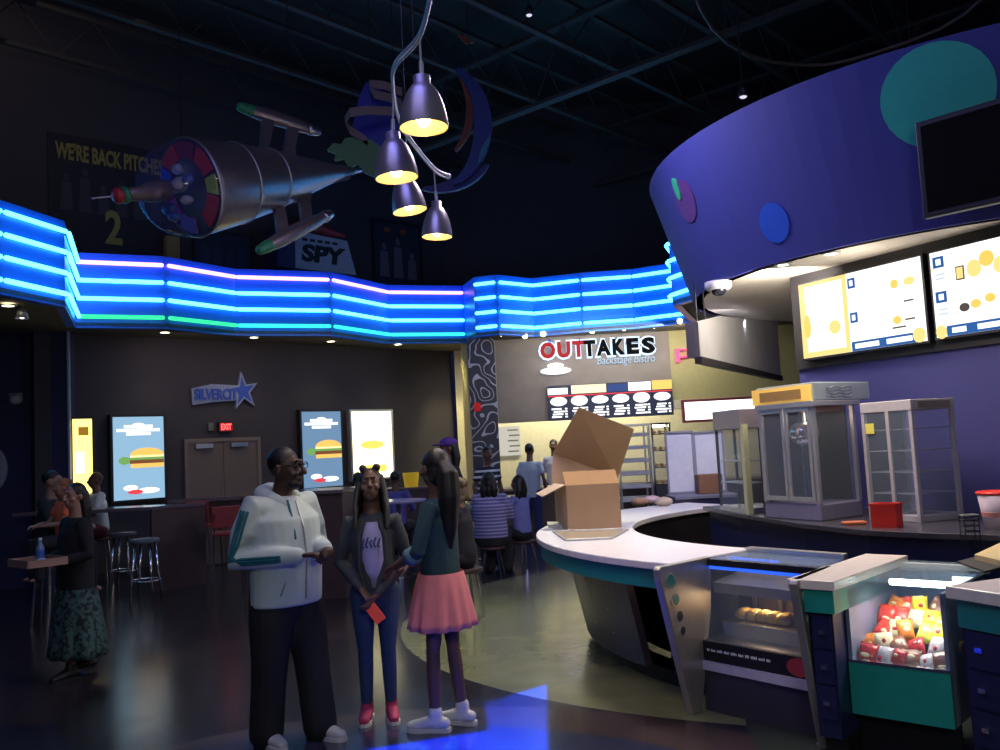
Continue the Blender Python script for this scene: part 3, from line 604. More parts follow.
# wall of the stand with the menu screens
SA, SB = V((2.90, 8.42, 0)), V((3.52, 7.26, 0)); su = (SB - SA).normalized()
SFr = Frame(SA - su * 0.22, SB + su * 2.2, -0.10)
mb = MB(); SFr.rect(mb, 0, SFr.len, 0, 2.30, -0.15, 0); struct('wall_stand', mb, mat('royal_blue_wall', (0.04, 0.04, 0.17), 0.7, noise=0.06))
mb = MB(); SFr.rect(mb, 0, SFr.len, 2.30, DZ0, -0.15, 0.03); struct('trim_11', mb, mat('black_header', (0.012, 0.010, 0.012), 0.6))
def menu_screen(label, u0, u1, z0, z1, kind):
    t = thing('menu_screen', label, 'screen', SFr.P(u0, z0, 0.1), 0, 'overhead menu screens'); a, b, c, d = u0, u1, z0, z1; W_, H_ = b - a, d - c
    part('bezel', SFr.rect(MB(), a - 0.02, b + 0.02, c - 0.02, d + 0.02, 0.03, 0.10), M_dark, t)
    part('display', SFr.rect(MB(), a, b, c, d, 0.10, 0.105), glow('white_menu_screen', (1.0, 0.98, 0.95), 1.5), t)
    q = lambda x0, x1, y0, y1, m, n='picture', dd=0.11: part(n, SFr.rect(MB(), a + W_*x0, a + W_*x1, c + H_*y0, c + H_*y1, 0.105, dd), m, t)
    B_ = glow('menu_royal_blue', (0.02, 0.12, 0.40), 1.0); Yl = glow('menu_light_yellow', (1.0, 0.74, 0.25), 1.15); Og = glow('menu_gold', (1.0, 0.60, 0.12), 1.2); DK = glow('menu_dark_print', (0.15, 0.12, 0.10), 0.6); LB = glow('menu_pale_blue', (0.6, 0.75, 0.95), 1.0)
    blob = lambda x, y, rx, ry, m, n='food_picture': part(n, SFr.disc(MB(), a + W_*x, c + H_*y, W_*rx, H_*ry, 0.105, 0.112, 14), m, t)
    if kind == 0:
        q(0, 0.42, 0, 1.0, Yl, 'side_panel', 0.108); q(0.05, 0.385, 0.07, 0.95, glow('menu_cream_white', (1, 0.97, 0.82), 1.5), 'side_panel_center', 0.109); blob(0.06, 0.42, 0.03, 0.16, Og); blob(0.30, 0.35, 0.05, 0.09, Yl)
        for y in (0.86, 0.42): q(0.435, 0.495, y - 0.06, y + 0.07, B_, 'number_tile'); q(0.452, 0.478, y - 0.03, y + 0.04, M_pw, 'number', 0.113)
        blob(0.80, 0.74, 0.028, 0.055, Og); blob(0.91, 0.74, 0.04, 0.05, Yl); blob(0.80, 0.30, 0.03, 0.05, Og); q(0.76, 0.86, 0.20, 0.22, DK); q(0.86, 0.93, 0.28, 0.30, DK); q(0.86, 0.93, 0.50, 0.52, DK)
        q(0.43, 0.97, 0.0, 0.12, B_, 'footer'); q(0.46, 0.65, 0.03, 0.09, M_pw, 'footer_text', 0.113); q(0.71, 0.90, 0.03, 0.09, M_pw, 'footer_text', 0.113); blob(0.95, 0.08, 0.045, 0.09, Yl)
    else:
        for y in (0.87, 0.46): q(0.02, 0.10, y - 0.06, y + 0.07, B_, 'number_tile'); q(0.045, 0.08, y - 0.03, y + 0.04, M_pw, 'number', 0.113); q(0.03, 0.10, y - 0.15, y - 0.13, LB, 'print'); q(0.03, 0.10, y - 0.20, y - 0.18, LB, 'print')
        q(0.18, 0.24, 0.62, 0.78, DK); q(0.188, 0.232, 0.635, 0.765, Yl, 'picture', 0.113); blob(0.31, 0.72, 0.05, 0.10, Yl); blob(0.40, 0.80, 0.05, 0.09, Og); blob(0.50, 0.7, 0.06, 0.1, Yl)
        for x in (0.22, 0.30, 0.40, 0.5): blob(x, 0.33 + 0.03*math.sin(x*20), 0.035, 0.05, Og if x > 0.25 else DK)
        q(0.08, 1.0, 0.0, 0.12, B_, 'footer'); q(0.12, 0.22, 0.03, 0.09, M_pw, 'footer_text', 0.113); q(0.30, 0.45, 0.03, 0.09, M_pw, 'footer_text', 0.113); blob(0.04, 0.06, 0.04, 0.08, Yl)
u0 = SFr.px(809, 320)[0]; u1 = SFr.px(932, 300)[0]
menu_screen('white and yellow overhead menu screen, left of the two', u0, u1, 2.39, 3.09, 0)
u2 = SFr.px(942, 300)[0]
menu_screen('white overhead menu screen with numbered tiles, cut by the right edge', u2, u2 + 1.2, 2.40, 3.09, 1)
# black television on the canopy
TF = Frame((3.11, 6.40), (3.93, 5.50))
t = thing('television', 'large black switched-off television hung on the front of the violet canopy', 'television', (3.5, 5.9, 3.2))
part('casing', TF.rect(MB(), 0, 1.22, 3.19, 3.90, -0.07, 0), M_dark, t, bevel=0.01); part('screen', TF.rect(MB(), 0.04, 1.18, 3.23, 3.86, 0, 0.004), mat('black_glass', (0.003, 0.003, 0.004), 0.6, spec=0.05), t)
m = MB(); m.tube([TF.P(0.6, 3.6, -0.07), TF.P(0.6, 3.7, -0.45)], 0.04); part('wall_mount', m, M_dark, t)

# steel hood
HA, HB = V((1.90, 8.5, 0)), V((3.75, 12.0, 0)); HF = Frame(HA, HB); HF_in = -HF.n
t = thing('extractor_hood', 'stainless steel extractor hood hanging under the canopy behind the popcorn machine', 'hood', (2.2, 9.2, 2.46))
part('front_panel', HF.slab(MB(), [(0, 2.46), (HF.len, 2.46), (HF.len, 3.19), (0.9, 2.95), (0, 2.80)], -0.03, 0), mat('hood_steel', (0.74, 0.70, 0.68), 0.34, 0.35, noise=0.2, scale=2), t)
m = MB(); m.ext([HF.P(0, 2.46, 0), HF.P(0, 2.46, -0.12), HF.P(0, 2.80, -0.12), HF.P(0, 2.80, 0)], HF.u * 0.03); part('end_panel', m, M_steel, t)
m = MB(); m.ext([HF.P(0.03, 2.47, -0.03), HF.P(HF.len, 2.47, -0.03), HF.P(HF.len, 2.47, -0.12), HF.P(0.03, 2.47, -0.12)], V((0, 0, 0.03))); part('underside', m, mat('dark_underside', (0.02, 0.018, 0.016), 0.6), t)  # underside given a darker colour than the hood steel
part('bottom_lip', HF.rect(MB(), 0, HF.len, 2.40, 2.465, -0.05, 0.02), mat('dark_lip', (0.03, 0.025, 0.025), 0.5), t)
for u in (0.25, 0.55): part('hanger', MB().tube([HF.P(u, 2.75, -0.07), HF.P(u, 3.2, -0.07)], 0.008), M_dark, t)

# ------------------------------------------------------------------ round front counter
CC = (3.72, 7.85)
t = thing('round_counter', 'curved white topped counter with a teal band under the open carton', 'counter', (0.7, 7.8, 0))
part('countertop', MB().arc(CC, 2.62, 3.48, 116.5, 218.3, 0.88, 0.93, 64), M_white, t, bevel=0.008)
part('teal_band', MB().arc(CC, 3.38, 3.44, 117, 218.0, 0.755, 0.88, 56), M_teal, t)
part('base_panel', MB().arc(CC, 3.02, 3.08, 117, 205, 0.10, 0.755, 48, 3.16, 3.22), mat('plum_metallic_laminate', (0.085, 0.065, 0.10), 0.28, 0.3, noise=0.25, scale=40), t)
part('recessed_panel', MB().arc(CC, 2.80, 2.86, 205, 218, 0.10, 0.755, 10), M_dark, t)
part('inner_panel', MB().arc(CC, 2.66, 2.70, 117, 218, 0.10, 0.88, 48), mat('black_inner_panel', (0.012, 0.01, 0.012), 0.5), t)
part('shelf', MB().arc(CC, 2.72, 3.36, 117, 218, 0.74, 0.755, 48), M_dark, t)
part('toe_kick', MB().arc(CC, 2.80, 3.0, 117, 218, 0, 0.10, 48), M_dark, t)
m = MB()
for a in (172, 176, 183, 191, 198): 
    for z in (0.28, 0.46, 0.62):
        c = V((CC[0] + (3.06 + 0.21*z)*math.cos(R(a)), CC[1] + (3.06 + 0.21*z)*math.sin(R(a)), z + 0.02*math.sin(a))); m.ell(c, (0.012, 0.012, 0.006), n=8)
part('glint_dots', m, M_alu, t)  # small metal dots stand in for sparkling reflections on the base
# steel inset in the top
t = thing('counter_tray', 'shallow tan tray set into the white top before the carton', 'tray', (0.9, 7.5, 0.93))
q = [atZ(x, y, 0.932) for x, y in ((553, 532), (628, 530), (612, 539), (566, 541))]
part('floor', MB().ext(q, (0, 0, 0.006)), mat('tan_tray', (0.30, 0.22, 0.16), 0.5), t)
m = MB()
for i in range(4): m.tube([q[i] + V((0,0,0.008)), q[(i+1) % 4] + V((0,0,0.008))], 0.008)
part('rim', m, M_alu, t)

# hot display case between two silver panels
P1, P2 = V((1.27, 5.95, 0)), V((1.80, 5.25, 0)); O1, O2 = V((-.73, -.683, 0)), V((-.62, -.785, 0))
def Q(tt, s, z): a = P1 + O1 * s; b = P2 + O2 * s; return a.lerp(b, tt) + V((0, 0, z))
M_pan = mat('satin_panel', (0.40, 0.37, 0.35), 0.40, 0.6)
HOLES = ((0.450, 0.835, 0.048), (0.415, 0.715, 0.040), (0.385, 0.61, 0.035), (0.362, 0.52, 0.029))
def side_panel(base, o, n, label):
    t = thing('display_case_support', label, 'counter support', base, 0, 'silver supports of the display case')
    prof = [(0, 0.93), (0.53, 0.93), (0.552, 0.91), (0.545, 0.85), (0.31, 0.0), (0.21, 0.0), (0.04, 0.60)]
    mb = MB(); mb.ext([base + o * s + V((0, 0, z)) for s, z in prof], n * 0.05); p = part('plate', mb, M_pan, t, bevel=0.006)
    for s, z, r in HOLES:
        Mx = Matrix((o, V((0, 0, 1)), n)).transposed().to_4x4(); Mx.translation = base + o * s + V((0, 0, z)) + n * (-0.006)
        h = part('hole', MB().lathe([(r*0.86, 0), (r*0.86, 0.062)], 20, Mx), M_dark if s < 0.4 else M_teal, t)
        part('hole_rim', MB().lathe([(r*0.86, 0), (r, 0), (r, 0.062), (r*0.86, 0.062)], 20, Mx, cap=False), M_chrome, h)
    part('foot_bolt', MB().ell(base + o * 0.26 + V((0, 0, 0.01)), (0.03, 0.03, 0.012)), M_chrome, t)
side_panel(P1, O1, V((.707, -.707, 0)), 'silver tapered support panel with four round holes, left of the display case')
side_panel(P2, O2, V((.785, -.62, 0)), 'silver tapered support panel with four round holes, right of the display case beside navy drawers')
t = thing('hot_display_case', 'glass fronted hot food display case between the two silver supports', 'display case', Q(0.5, 0.1, 0))
def qext(name, prof, m, par=t, t0=0.05, t1=0.97, **k):
    mb = MB(); n = len(prof); a = [Q(t0, s, z) for s, z in prof]; b = [Q(t1, s, z) for s, z in prof]
    mb.poly(a + b, [tuple(range(n))[::-1], tuple(range(n, 2*n))] + [(i, (i+1) % n, n + (i+1) % n, n + i) for i in range(n)]); return part(name, mb, m, par, **k)
qext('base_panel', [(0.10, 0.0), (0.16, 0.0), (0.15, 0.25), (0.10, 0.25)], mat('dark_plum_metal', (0.06, 0.055, 0.09), 0.35, 0.4))
qext('lilac_strip', [(0.10, 0.25), (0.17, 0.25), (0.165, 0.305), (0.10, 0.305)], mat('pale_lilac_metal', (0.45, 0.42, 0.60), 0.4))
sg = qext('sign_strip', [(0.10, 0.305), (0.15, 0.305), (0.15, 0.425), (0.10, 0.425)], M_dark)
# small illegible line of print on the strip
mb = MB(); x = 0.09; rr = random.Random(3)
while x < 0.62:
    wl = rr.uniform(0.012, 0.05); k = x
    while k < x + wl:
        kk = min(k + 0.009, x + wl); h_ = rr.uniform(0.010, 0.016)
        mb.hexa([Q(k, 0.150, 0.365), Q(kk, 0.150, 0.365), Q(kk, 0.152, 0.365), Q(k, 0.152, 0.365), Q(k, 0.150, 0.367 + h_), Q(kk, 0.150, 0.367 + h_), Q(kk, 0.152, 0.367 + h_), Q(k, 0.152, 0.367 + h_)]); k += 0.013
    x += wl + 0.016
part('print', mb, mat('white_ink', (0.8, 0.8, 0.85)), sg)
mb = MB(); ring = [Q(0.83 + 0.09*math.cos(2*PI*i/20), 0.151, 0.365 + 0.052*math.sin(2*PI*i/20)) for i in range(20)]
mb.ext(ring, O1 * 0.003); part('red_emblem', mb, mat('red_pink_print', (0.45, 0.04, 0.07)), sg)
qext('front_glass', [(0.14, 0.425), (0.146, 0.425), (0.036, 0.88), (0.03, 0.88)], glass())
qext('top_glass', [(-0.42, 0.905), (0.03, 0.905), (0.03, 0.915), (-0.42, 0.915)], glass('top_tinted_glass', (0.35, 0.45, 0.6), 0.35))
qext('top_rail', [(0.01, 0.88), (0.045, 0.88), (0.045, 0.92), (0.01, 0.92)], mat('black_rail', (0.02, 0.02, 0.03), 0.2))
qext('rear_rail', [(-0.50, 0.86), (-0.42, 0.86), (-0.42, 0.94), (-0.50, 0.94)], M_steel)
qext('food_deck', [(-0.45, 0.42), (0.13, 0.42), (0.13, 0.43), (-0.45, 0.43)], M_steel)
qext('canopy_shelf', [(-0.35, 0.73), (-0.02, 0.70), (-0.01, 0.765), (-0.35, 0.80)], mat('warm_grey_metal', (0.30, 0.28, 0.28), 0.4, 0.5))
qext('back_panel', [(-0.47, 0.3), (-0.45, 0.3), (-0.45, 0.86), (-0.47, 0.86)], mat('warm_brown_metal', (0.16, 0.12, 0.10), 0.4, 0.4))
for tt in (0.12, 0.37, 0.62, 0.87): qext('divider', [(-0.40, 0.43), (-0.38, 0.43), (-0.38, 0.72), (-0.40, 0.72)], M_steel, t0=tt, t1=tt + 0.03)
qext('food_pan', [(-0.24, 0.43), (-0.05, 0.43), (-0.03, 0.52), (-0.26, 0.52)], M_steel, t0=0.1, t1=0.75)
qext('warm_lamp', [(-0.20, 0.69), (-0.14, 0.69), (-0.14, 0.70), (-0.20, 0.70)], glow('heat_lamp', (1.0, 0.66, 0.30), 4), t0=0.2, t1=0.6)
qext('blue_reflection', [(0.0, 0.855), (0.022, 0.855), (0.022, 0.878), (0.0, 0.878)], glow('case_reflection_glow', (0.02, 0.12, 1.0), 1.6), t1=0.9)  # glowing strips imitate neon reflected in the case glass
qext('blue_reflection', [(-0.25, 0.885), (-0.235, 0.885), (-0.235, 0.90), (-0.25, 0.90)], glow('case_reflection_glow', (0, 0, 0), 1), t1=0.5)
for i in range(5):
    c = Q(0.22 + 0.09*i, -0.16, 0.555); tag(part('foil_wrapped_food', MB().ell(c, (0.07, 0.05, 0.045), n=10), mat('gold_foil', (0.70, 0.50, 0.20), 0.3, 0.6, bump=0.8, scale=60), smooth=True), 'gold wrapped hot snack in the display case, %s from the left' % ('first', 'second', 'third', 'fourth', 'fifth')[i], 'food', 'gold wrapped snacks')
light('POINT', Q(0.4, -0.2, 0.66), (0, 0, 0), 1.6, (1, 0.7, 0.4), 0.05)

# drawer column, candy case, right cabinet
KA, KB = V((1.76, 4.86, 0)), V((2.13, 4.52, 0)); KF = Frame(KA, KB)
t = thing('drawer_column', 'narrow navy drawer column with white top and teal band right of the display case', 'cabinet', KF.P(-0.1, 0))
part('body', KF.rect(MB(), -0.125, -0.005, 0.12, 0.76, -0.75, 0.15), M_navy, t); part('toe_kick', KF.rect(MB(), -0.125, -0.005, 0, 0.12, -0.70, 0.08), M_dark, t)
part('teal_band', KF.rect(MB(), -0.14, 0.02, 0.76, 0.88, -0.76, 0.18), mat('sea_green_laminate', (0.02, 0.32, 0.26), 0.35), t)
part('top', KF.rect(MB(), -0.22, 0.035, 0.88, 0.93, -0.90, 0.20), mat('ivory_top', (0.86, 0.76, 0.66), 0.3), t, bevel=0.006)
for z in (0.66, 0.48, 0.30):
    d_ = part('drawer', KF.rect(MB(), -0.115, -0.015, z - 0.085, z + 0.085, 0.15, 0.162), M_navy, t); part('handle', KF.rect(MB(), -0.08, -0.045, z - 0.01, z + 0.01, 0.162, 0.18), M_chrome, d_)
KL = 0.50
t = thing('candy_case', 'lit glass snack case over a teal panel, right of the narrow drawer column', 'display case', KF.P(KL/2, 0))
part('front_panel', KF.rect(MB(), 0, KL, 0.22, 0.49, -0.03, 0.01), mat('sea_green_laminate', (0, 0, 0)), t)
part('toe_kick', KF.rect(MB(), 0, KL, 0, 0.22, -0.1, -0.08), M_dark, t)
part('side_panel', KF.rect(MB(), 0.0, 0.02, 0.49, 0.87, -0.7, -0.0), mat('pale_blue_metal', (0.22, 0.26, 0.40), 0.35, 0.3), t)
part('side_panel', KF.rect(MB(), KL - 0.02, KL, 0.22, 0.87, -0.7, -0.0), mat('pale_blue_metal', (0, 0, 0)), t)
part('back_panel', KF.rect(MB(), 0, KL, 0.3, 0.87, -0.72, -0.70), mat('blue_grey_metal', (0.07, 0.12, 0.22), 0.4, 0.2), t)
part('front_glass', KF.rect(MB(), 0.01, KL - 0.01, 0.49, 0.90, -0.012, -0.006), glass('case_glass', (0.8, 0.9, 0.95), 0.06), t)
part('top_glass', KF.rect(MB(), 0.036, KL, 0.905, 0.915, -0.80, 0.01), glass('case_top_glass', (0.5, 0.7, 0.75), 0.22), t)
part('front_lip', KF.rect(MB(), 0.0, KL, 0.486, 0.50, -0.03, 0.014), M_chrome, t)
part('rear_rail', KF.rect(MB(), 0, KL, 0.86, 0.90, -0.83, -0.78), mat('ivory_top', (0, 0, 0)), t)
part('tube_lamp', MB().limb([KF.P(0.14, 0.862, -0.32), KF.P(KL - 0.05, 0.862, -0.32)], 0.018, 10), glow('white_tube', (0.85, 1.0, 0.95), 9), t, smooth=True)
part('lit_diffuser', KF.rect(MB(), KL - 0.16, KL - 0.04, 0.66, 0.85, -0.70, -0.68), glow('diffuser_white', (0.92, 1.0, 0.95), 3), t)
for i in range(5): part('step', KF.rect(MB(), 0.02, KL - 0.02, 0.30, 0.50 + 0.05*i - 0.04, -0.12 - 0.105*(i+1), -0.015 - 0.105*i - 0.02), M_dark, t)
light('AREA', KF.P(0.28, 0.85, -0.22), KF.P(0.28, 0, -0.2), 2.6, (1.0, 0.98, 0.9), 0.3, 0.1)
# snack bags
def bag_mb(w, h, d, o, tilt, yaw, squash=1):
    """pillow bag with crimped ends"""
    Mx = Matrix.Translation(o) @ Matrix.Rotation(yaw, 4, 'Z') @ Matrix.Rotation(tilt, 4, 'X') @ Matrix.Rotation(squash, 4, 'Y'); rings = []
    for k, (z, f) in enumerate(((0, 0.08), (0.06, 0.10), (0.10, 0.45), (0.25, 0.85), (0.5, 1.0), (0.75, 0.85), (0.90, 0.45), (0.94, 0.10), (1.0, 0.08))):
        r = []
        for i in range(14):
            a = 2*PI*i/14; cx, cy = math.cos(a), math.sin(a)
            r.append(Mx @ V((w/2 * (abs(cx)**0.6) * (1 if cx > 0 else -1), d/2 * f * cy, z * h + 0.004*math.sin(i*2.3+k))))
        rings.append(r)
    return MB().loft(rings)
kf_yaw = math.atan2(KF.u.y, KF.u.x)
COLS = {'red': (0.75, 0.05, 0.03), 'orange': (0.85, 0.22, 0.03), 'yellow': (0.85, 0.62, 0.04), 'lime': (0.55, 0.65, 0.10), 'crimson': (0.42, 0.02, 0.03), 'silver': (0.50, 0.48, 0.52), 'brown': (0.20, 0.08, 0.05), 'cream': (0.80, 0.62, 0.40), 'gold': (0.72, 0.42, 0.08)}
plan = [['crimson', 'silver', 'crimson', 'brown', 'silver', 'brown'], ['orange', 'cream', 'brown', 'crimson', 'silver', 'gold'], ['red', 'cream', 'orange', 'lime', 'yellow', 'gold'], ['red', 'red', 'cream', 'yellow', 'lime', 'orange'], ['orange', 'red', 'yellow', 'brown', 'cream', 'orange']]
rws = ('front', 'second', 'third', 'fourth', 'rear'); onm = ('first', 'second', 'third', 'fourth', 'fifth', 'sixth')
rr = random.Random(5)
for r, row in enumerate(plan):
    for c, cn in enumerate(row):
        p = KF.P(0.065 + 0.077*c + rr.uniform(-.006, .006), 0.465 + 0.05*r, -0.055 - 0.105*r)
        b = thing('snack_bag', '%s snack bag, %s row of the lit candy case, %s from the left' % (cn, rws[r], onm[c]), 'snack bag', p, 0, 'snack bags in the candy case')
        w_ = 0.078 + rr.uniform(0, .020); ti = R(-30 + rr.uniform(-14, 10)); yw = kf_yaw + rr.uniform(-.35, .35); rl = rr.uniform(-.45, .45)
        part('bag', bag_mb(w_, 0.105 + rr.uniform(-.01, .01), 0.045, p, ti, yw, rl), mat(cn + '_foil', COLS[cn], 0.25, noise=0.45, scale=25, bump=0.6), b, smooth=True)
        Mx = Matrix.Translation(p) @ Matrix.Rotation(yw, 4, 'Z') @ Matrix.Rotation(ti, 4, 'X') @ Matrix.Rotation(rl, 4, 'Y')
        part('label_patch', MB().ell(Mx @ V((rr.uniform(-.012, .012), -0.0185, 0.045 + rr.uniform(-.015, .02))), (rr.uniform(.010, .026), 0.006, rr.uniform(.008, .016)), Mx, n=10), (lambda k: mat(k + '_foil', COLS[k], 0.25, noise=0.45, scale=25, bump=0.6))('cream' if cn not in ('cream', 'yellow', 'silver') else 'crimson'), b, smooth=True)
# right cabinet
RF = Frame((2.11, 4.40), (2.36, 3.75))
t = thing('drawer_cabinet', 'wide navy drawer cabinet with ivory top and teal band at the right picture edge', 'cabinet', RF.P(0.3, 0))
part('body', RF.rect(MB(), 0.02, 1.0, 0.16, 0.74, -0.60, -0.03), M_navy, t); part('toe_kick', RF.rect(MB(), 0.02, 1.0, 0, 0.16, -0.6, -0.10), M_dark, t)
part('teal_band', RF.rect(MB(), 0.01, 1.02, 0.735, 0.87, -0.60, -0.015), M_teal, t); part('top', RF.rect(MB(), -0.02, 1.1, 0.87, 0.93, -0.62, 0.02), mat('ivory_top', (0, 0, 0)), t, bevel=0.006)
for z, h in ((0.645, 0.09), (0.46, 0.085), (0.28, 0.085)):
    d_ = part('drawer', RF.rect(MB(), 0.04, 0.5, z - h, z + h - 0.01, -0.03, -0.018), M_navy, t); part('handle', RF.rect(MB(), 0.10, 0.14, z - 0.01, z + 0.012, -0.018, 0.0), M_chrome, d_)
m = MB(); m.ext([atZ(957, 563, 0.94), atZ(985, 573, 0.94), atZ(1012, 566, 0.94), atZ(985, 556, 0.94)], (0, 0, 0.01)); tag(part('card_tray', m, mat('black_card', (0.02, 0.015, 0.012))), 'flat black tray lying on the ivory top at the right', 'tray')
m = MB(); m.ext([atZ(975, 560, 0.951), atZ(1000, 566, 0.951), atZ(1030, 556, 0.951), atZ(1000, 548, 0.951)], (0, 0, 0.03)); tag(part('paper_stack', m, mat('yellow_paper', (0.75, 0.58, 0.25))), 'pale yellow paper stack on the black tray at the right edge', 'paper')

# ------------------------------------------------------------------ back counter and machines
BP = [(2.0, 9.3), (2.07, 8.29), (2.25, 7.07), (2.48, 6.34), (2.73, 6.0), (3.05, 5.67), (3.9, 5.0)]
BK = [(4.65, 5.35), (3.60, 7.34), (2.98, 8.52), (2.66, 9.3)]
t = thing('back_counter', 'navy back counter with dark top carrying the popcorn machines', 'counter', (2.6, 7.5, 0))
inset = lambda P, k: [(x + (3.9 - x) * k, y + (7.6 - y) * k) for x, y in P]
part('cabinet', MB().prism(inset(BP, 0.03) + BK, 0.1, 0.955), mat('deep_navy_laminate', (0.010, 0.012, 0.060), 0.4), t)
part('worktop', MB().prism(BP + BK, 0.96, 1.0), mat('dark_stone_top', (0.05, 0.045, 0.055), 0.25), t, bevel=0.005); part('toe_kick', MB().prism(inset(BP, 0.08) + BK, 0, 0.1), M_dark, t)
class BoxF:
    """box with corner o, horizontal axes u (right face) and v (left face)"""
    def __init__(s, o, u, v, lu, lv, z0): s.o, s.u, s.v, s.lu, s.lv, s.z = V(o), V(u).normalized(), V(v).normalized(), lu, lv, z0
    def P(s, a, b, z): return s.o + s.u * a + s.v * b + V((0, 0, s.z + z))
    def blk(s, mb, a0, a1, b0, b1, z0, z1): return mb.hexa([s.P(a0, b0, z0), s.P(a1, b0, z0), s.P(a1, b1, z0), s.P(a0, b1, z0), s.P(a0, b0, z1), s.P(a1, b0, z1), s.P(a1, b1, z1), s.P(a0, b1, z1)])
def posts(B, w, z0, z1, m_, par):
    for a in (0, B.lu - w):
        for b in (0, B.lv - w): part('post', B.blk(MB(), a, a + w, b, b + w, z0, z1), m_, par)
# main popcorn machine
B1 = BoxF((2.44, 7.08, 0), (0.82, 0.57, 0), (-0.42, 0.91, 0), 0.55, 0.64, 1.0)
t = thing('popcorn_machine', 'large popcorn machine with a yellow lit header and steel top on the back counter', 'popcorn machine', B1.P(0.2, 0.2, 0))
part('base', B1.blk(MB(), 0, B1.lu, 0, B1.lv, 0, 0.13), mat('lilac_painted_metal', (0.22, 0.20, 0.30), 0.4, 0.2), t, bevel=0.01)
posts(B1, 0.035, 0.13, 0.95, M_alu, t)
part('right_glass', B1.blk(MB(), 0.035, B1.lu - 0.035, 0.005, 0.012, 0.13, 0.90), glass(), t)
for k in (0, 1):
    b0 = 0.04 + k * 0.295; m = MB()
    B1.blk(m, -0.01, 0.01, b0, b0 + 0.285, 0.15, 0.185); B1.blk(m, -0.01, 0.01, b0, b0 + 0.285, 0.865, 0.90); B1.blk(m, -0.01, 0.01, b0, b0 + 0.03, 0.185, 0.865); B1.blk(m, -0.01, 0.01, b0 + 0.255, b0 + 0.285, 0.185, 0.865)
    d_ = part('door', m, M_alu, t); part('pane', B1.blk(MB(), -0.003, 0.003, b0 + 0.03, b0 + 0.255, 0.185, 0.865), glass(), d_)
part('back_panel', B1.blk(MB(), 0.04, B1.lu, B1.lv - 0.02, B1.lv, 0.13, 0.95), mat('dark_brown_liner', (0.05, 0.035, 0.03), 0.4), t)
part('far_panel', B1.blk(MB(), B1.lu - 0.02, B1.lu, 0.1, B1.lv, 0.13, 0.95), mat('dull_steel', (0.06, 0.05, 0.055), 0.4, 0.3), t)
part('top_cap', B1.blk(MB(), -0.02, B1.lu + 0.06, -0.02, B1.lv + 0.02, 0.90, 0.945), M_alu, t, bevel=0.006)
part('yellow_header', B1.blk(MB(), -0.02, 0.0, 0.0, B1.lv + 0.04, 0.945, 1.075), mat('yellow_header_face', (0.75, 0.48, 0.10), 0.5, emit=(1, 0.6, 0.12), power=0.35), t)
part('header_window', B1.blk(MB(), -0.026, -0.02, 0.10, B1.lv - 0.06, 0.965, 1.045), mat('amber_brown_face', (0.35, 0.20, 0.06), 0.5), t)
hd = part('steel_header', B1.blk(MB(), 0.0, B1.lu + 0.20, -0.02, B1.lv, 0.945, 1.09), mat('pale_steel_header', (0.50, 0.58, 0.60), 0.35, 0.5, bump=0.3, scale=8), t, bevel=0.006)
m = MB()
for r in range(4): m.tube([B1.P(0.16 + 0.05*k, -0.022, 0.975 + 0.025*r + 0.008*math.sin(k*2+r)) for k in range(8)], 0.003, 5)
part('wavy_emboss', m, M_steel, hd)
part('control_box', B1.blk(MB(), 0.10, 0.40, 0.02, 0.10, 0.86, 0.90), mat('orange_brown_plate', (0.45, 0.16, 0.07), 0.5), t)
k_ = B1.P(0.25, 0.33, 0.60); part('kettle', MB().lathe([(0.03, 0.02), (0.12, 0.0), (0.14, 0.08), (0.13, 0.16), (0.04, 0.19)], 20, Matrix.Translation(k_)), M_chrome, t, smooth=True)
part('kettle_arm', MB().tube([k_ + V((0, 0, 0.18)), k_ + V((0, 0, 0.34))], 0.02), M_steel, t)
light('POINT', B1.P(0.25, 0.25, 0.82), (0, 0, 0), 1.3, (1, 0.75, 0.5), 0.08)
# right glass cabinet
B2 = BoxF((3.00, 6.62, 0), (0.93, 0.36, 0), (-0.45, 0.89, 0), 0.42, 0.46, 1.0)
t = thing('snack_warmer', 'tall glass snack warmer with shelves and white frame, right of the popcorn machine', 'display case', B2.P(0.2, 0.2, 0))
M_wf = mat('off_white_frame', (0.48, 0.44, 0.44), 0.45, 0.2)
posts(B2, 0.028, 0.0, 0.89, M_wf, t)
part('header', B2.blk(MB(), -0.005, B2.lu, -0.005, B2.lv, 0.82, 0.90), M_wf, t, bevel=0.005)
m = MB(); B2.blk(m, 0, B2.lu, 0, B2.lv, 0.0, 0.05); part('base', m, M_wf, t, bevel=0.005)
part('glass', B2.blk(MB(), -0.002, 0.004, 0.028, B2.lv - 0.03, 0.05, 0.85), glass(), t); part('glass', B2.blk(MB(), 0.028, B2.lu - 0.03, -0.002, 0.004, 0.05, 0.85), glass(), t)
part('header_plate', B2.blk(MB(), 0.05, B2.lu - 0.05, -0.012, -0.005, 0.835, 0.885), mat('brown_grey_plate', (0.22, 0.18, 0.16)), t)
for i in range(4): part('shelf', B2.blk(MB(), 0.03, B2.lu - 0.03, 0.03, B2.lv - 0.03, 0.20 + 0.16*i, 0.208 + 0.16*i), M_alu, t)
part('mullion', B2.blk(MB(), -0.006, 0.01, 0.20, 0.23, 0.05, 0.85), M_wf, t)
part('back_panel', B2.blk(MB(), 0.03, B2.lu, B2.lv - 0.015, B2.lv, 0.05, 0.85), mat('dark_blue_grey', (0.05, 0.055, 0.09), 0.4), t)
part('sticker', B2.blk(MB(), -0.008, -0.003, 0.34, 0.42, 0.66, 0.74), mat('yellow_sticker', (0.7, 0.6, 0.1)), t)
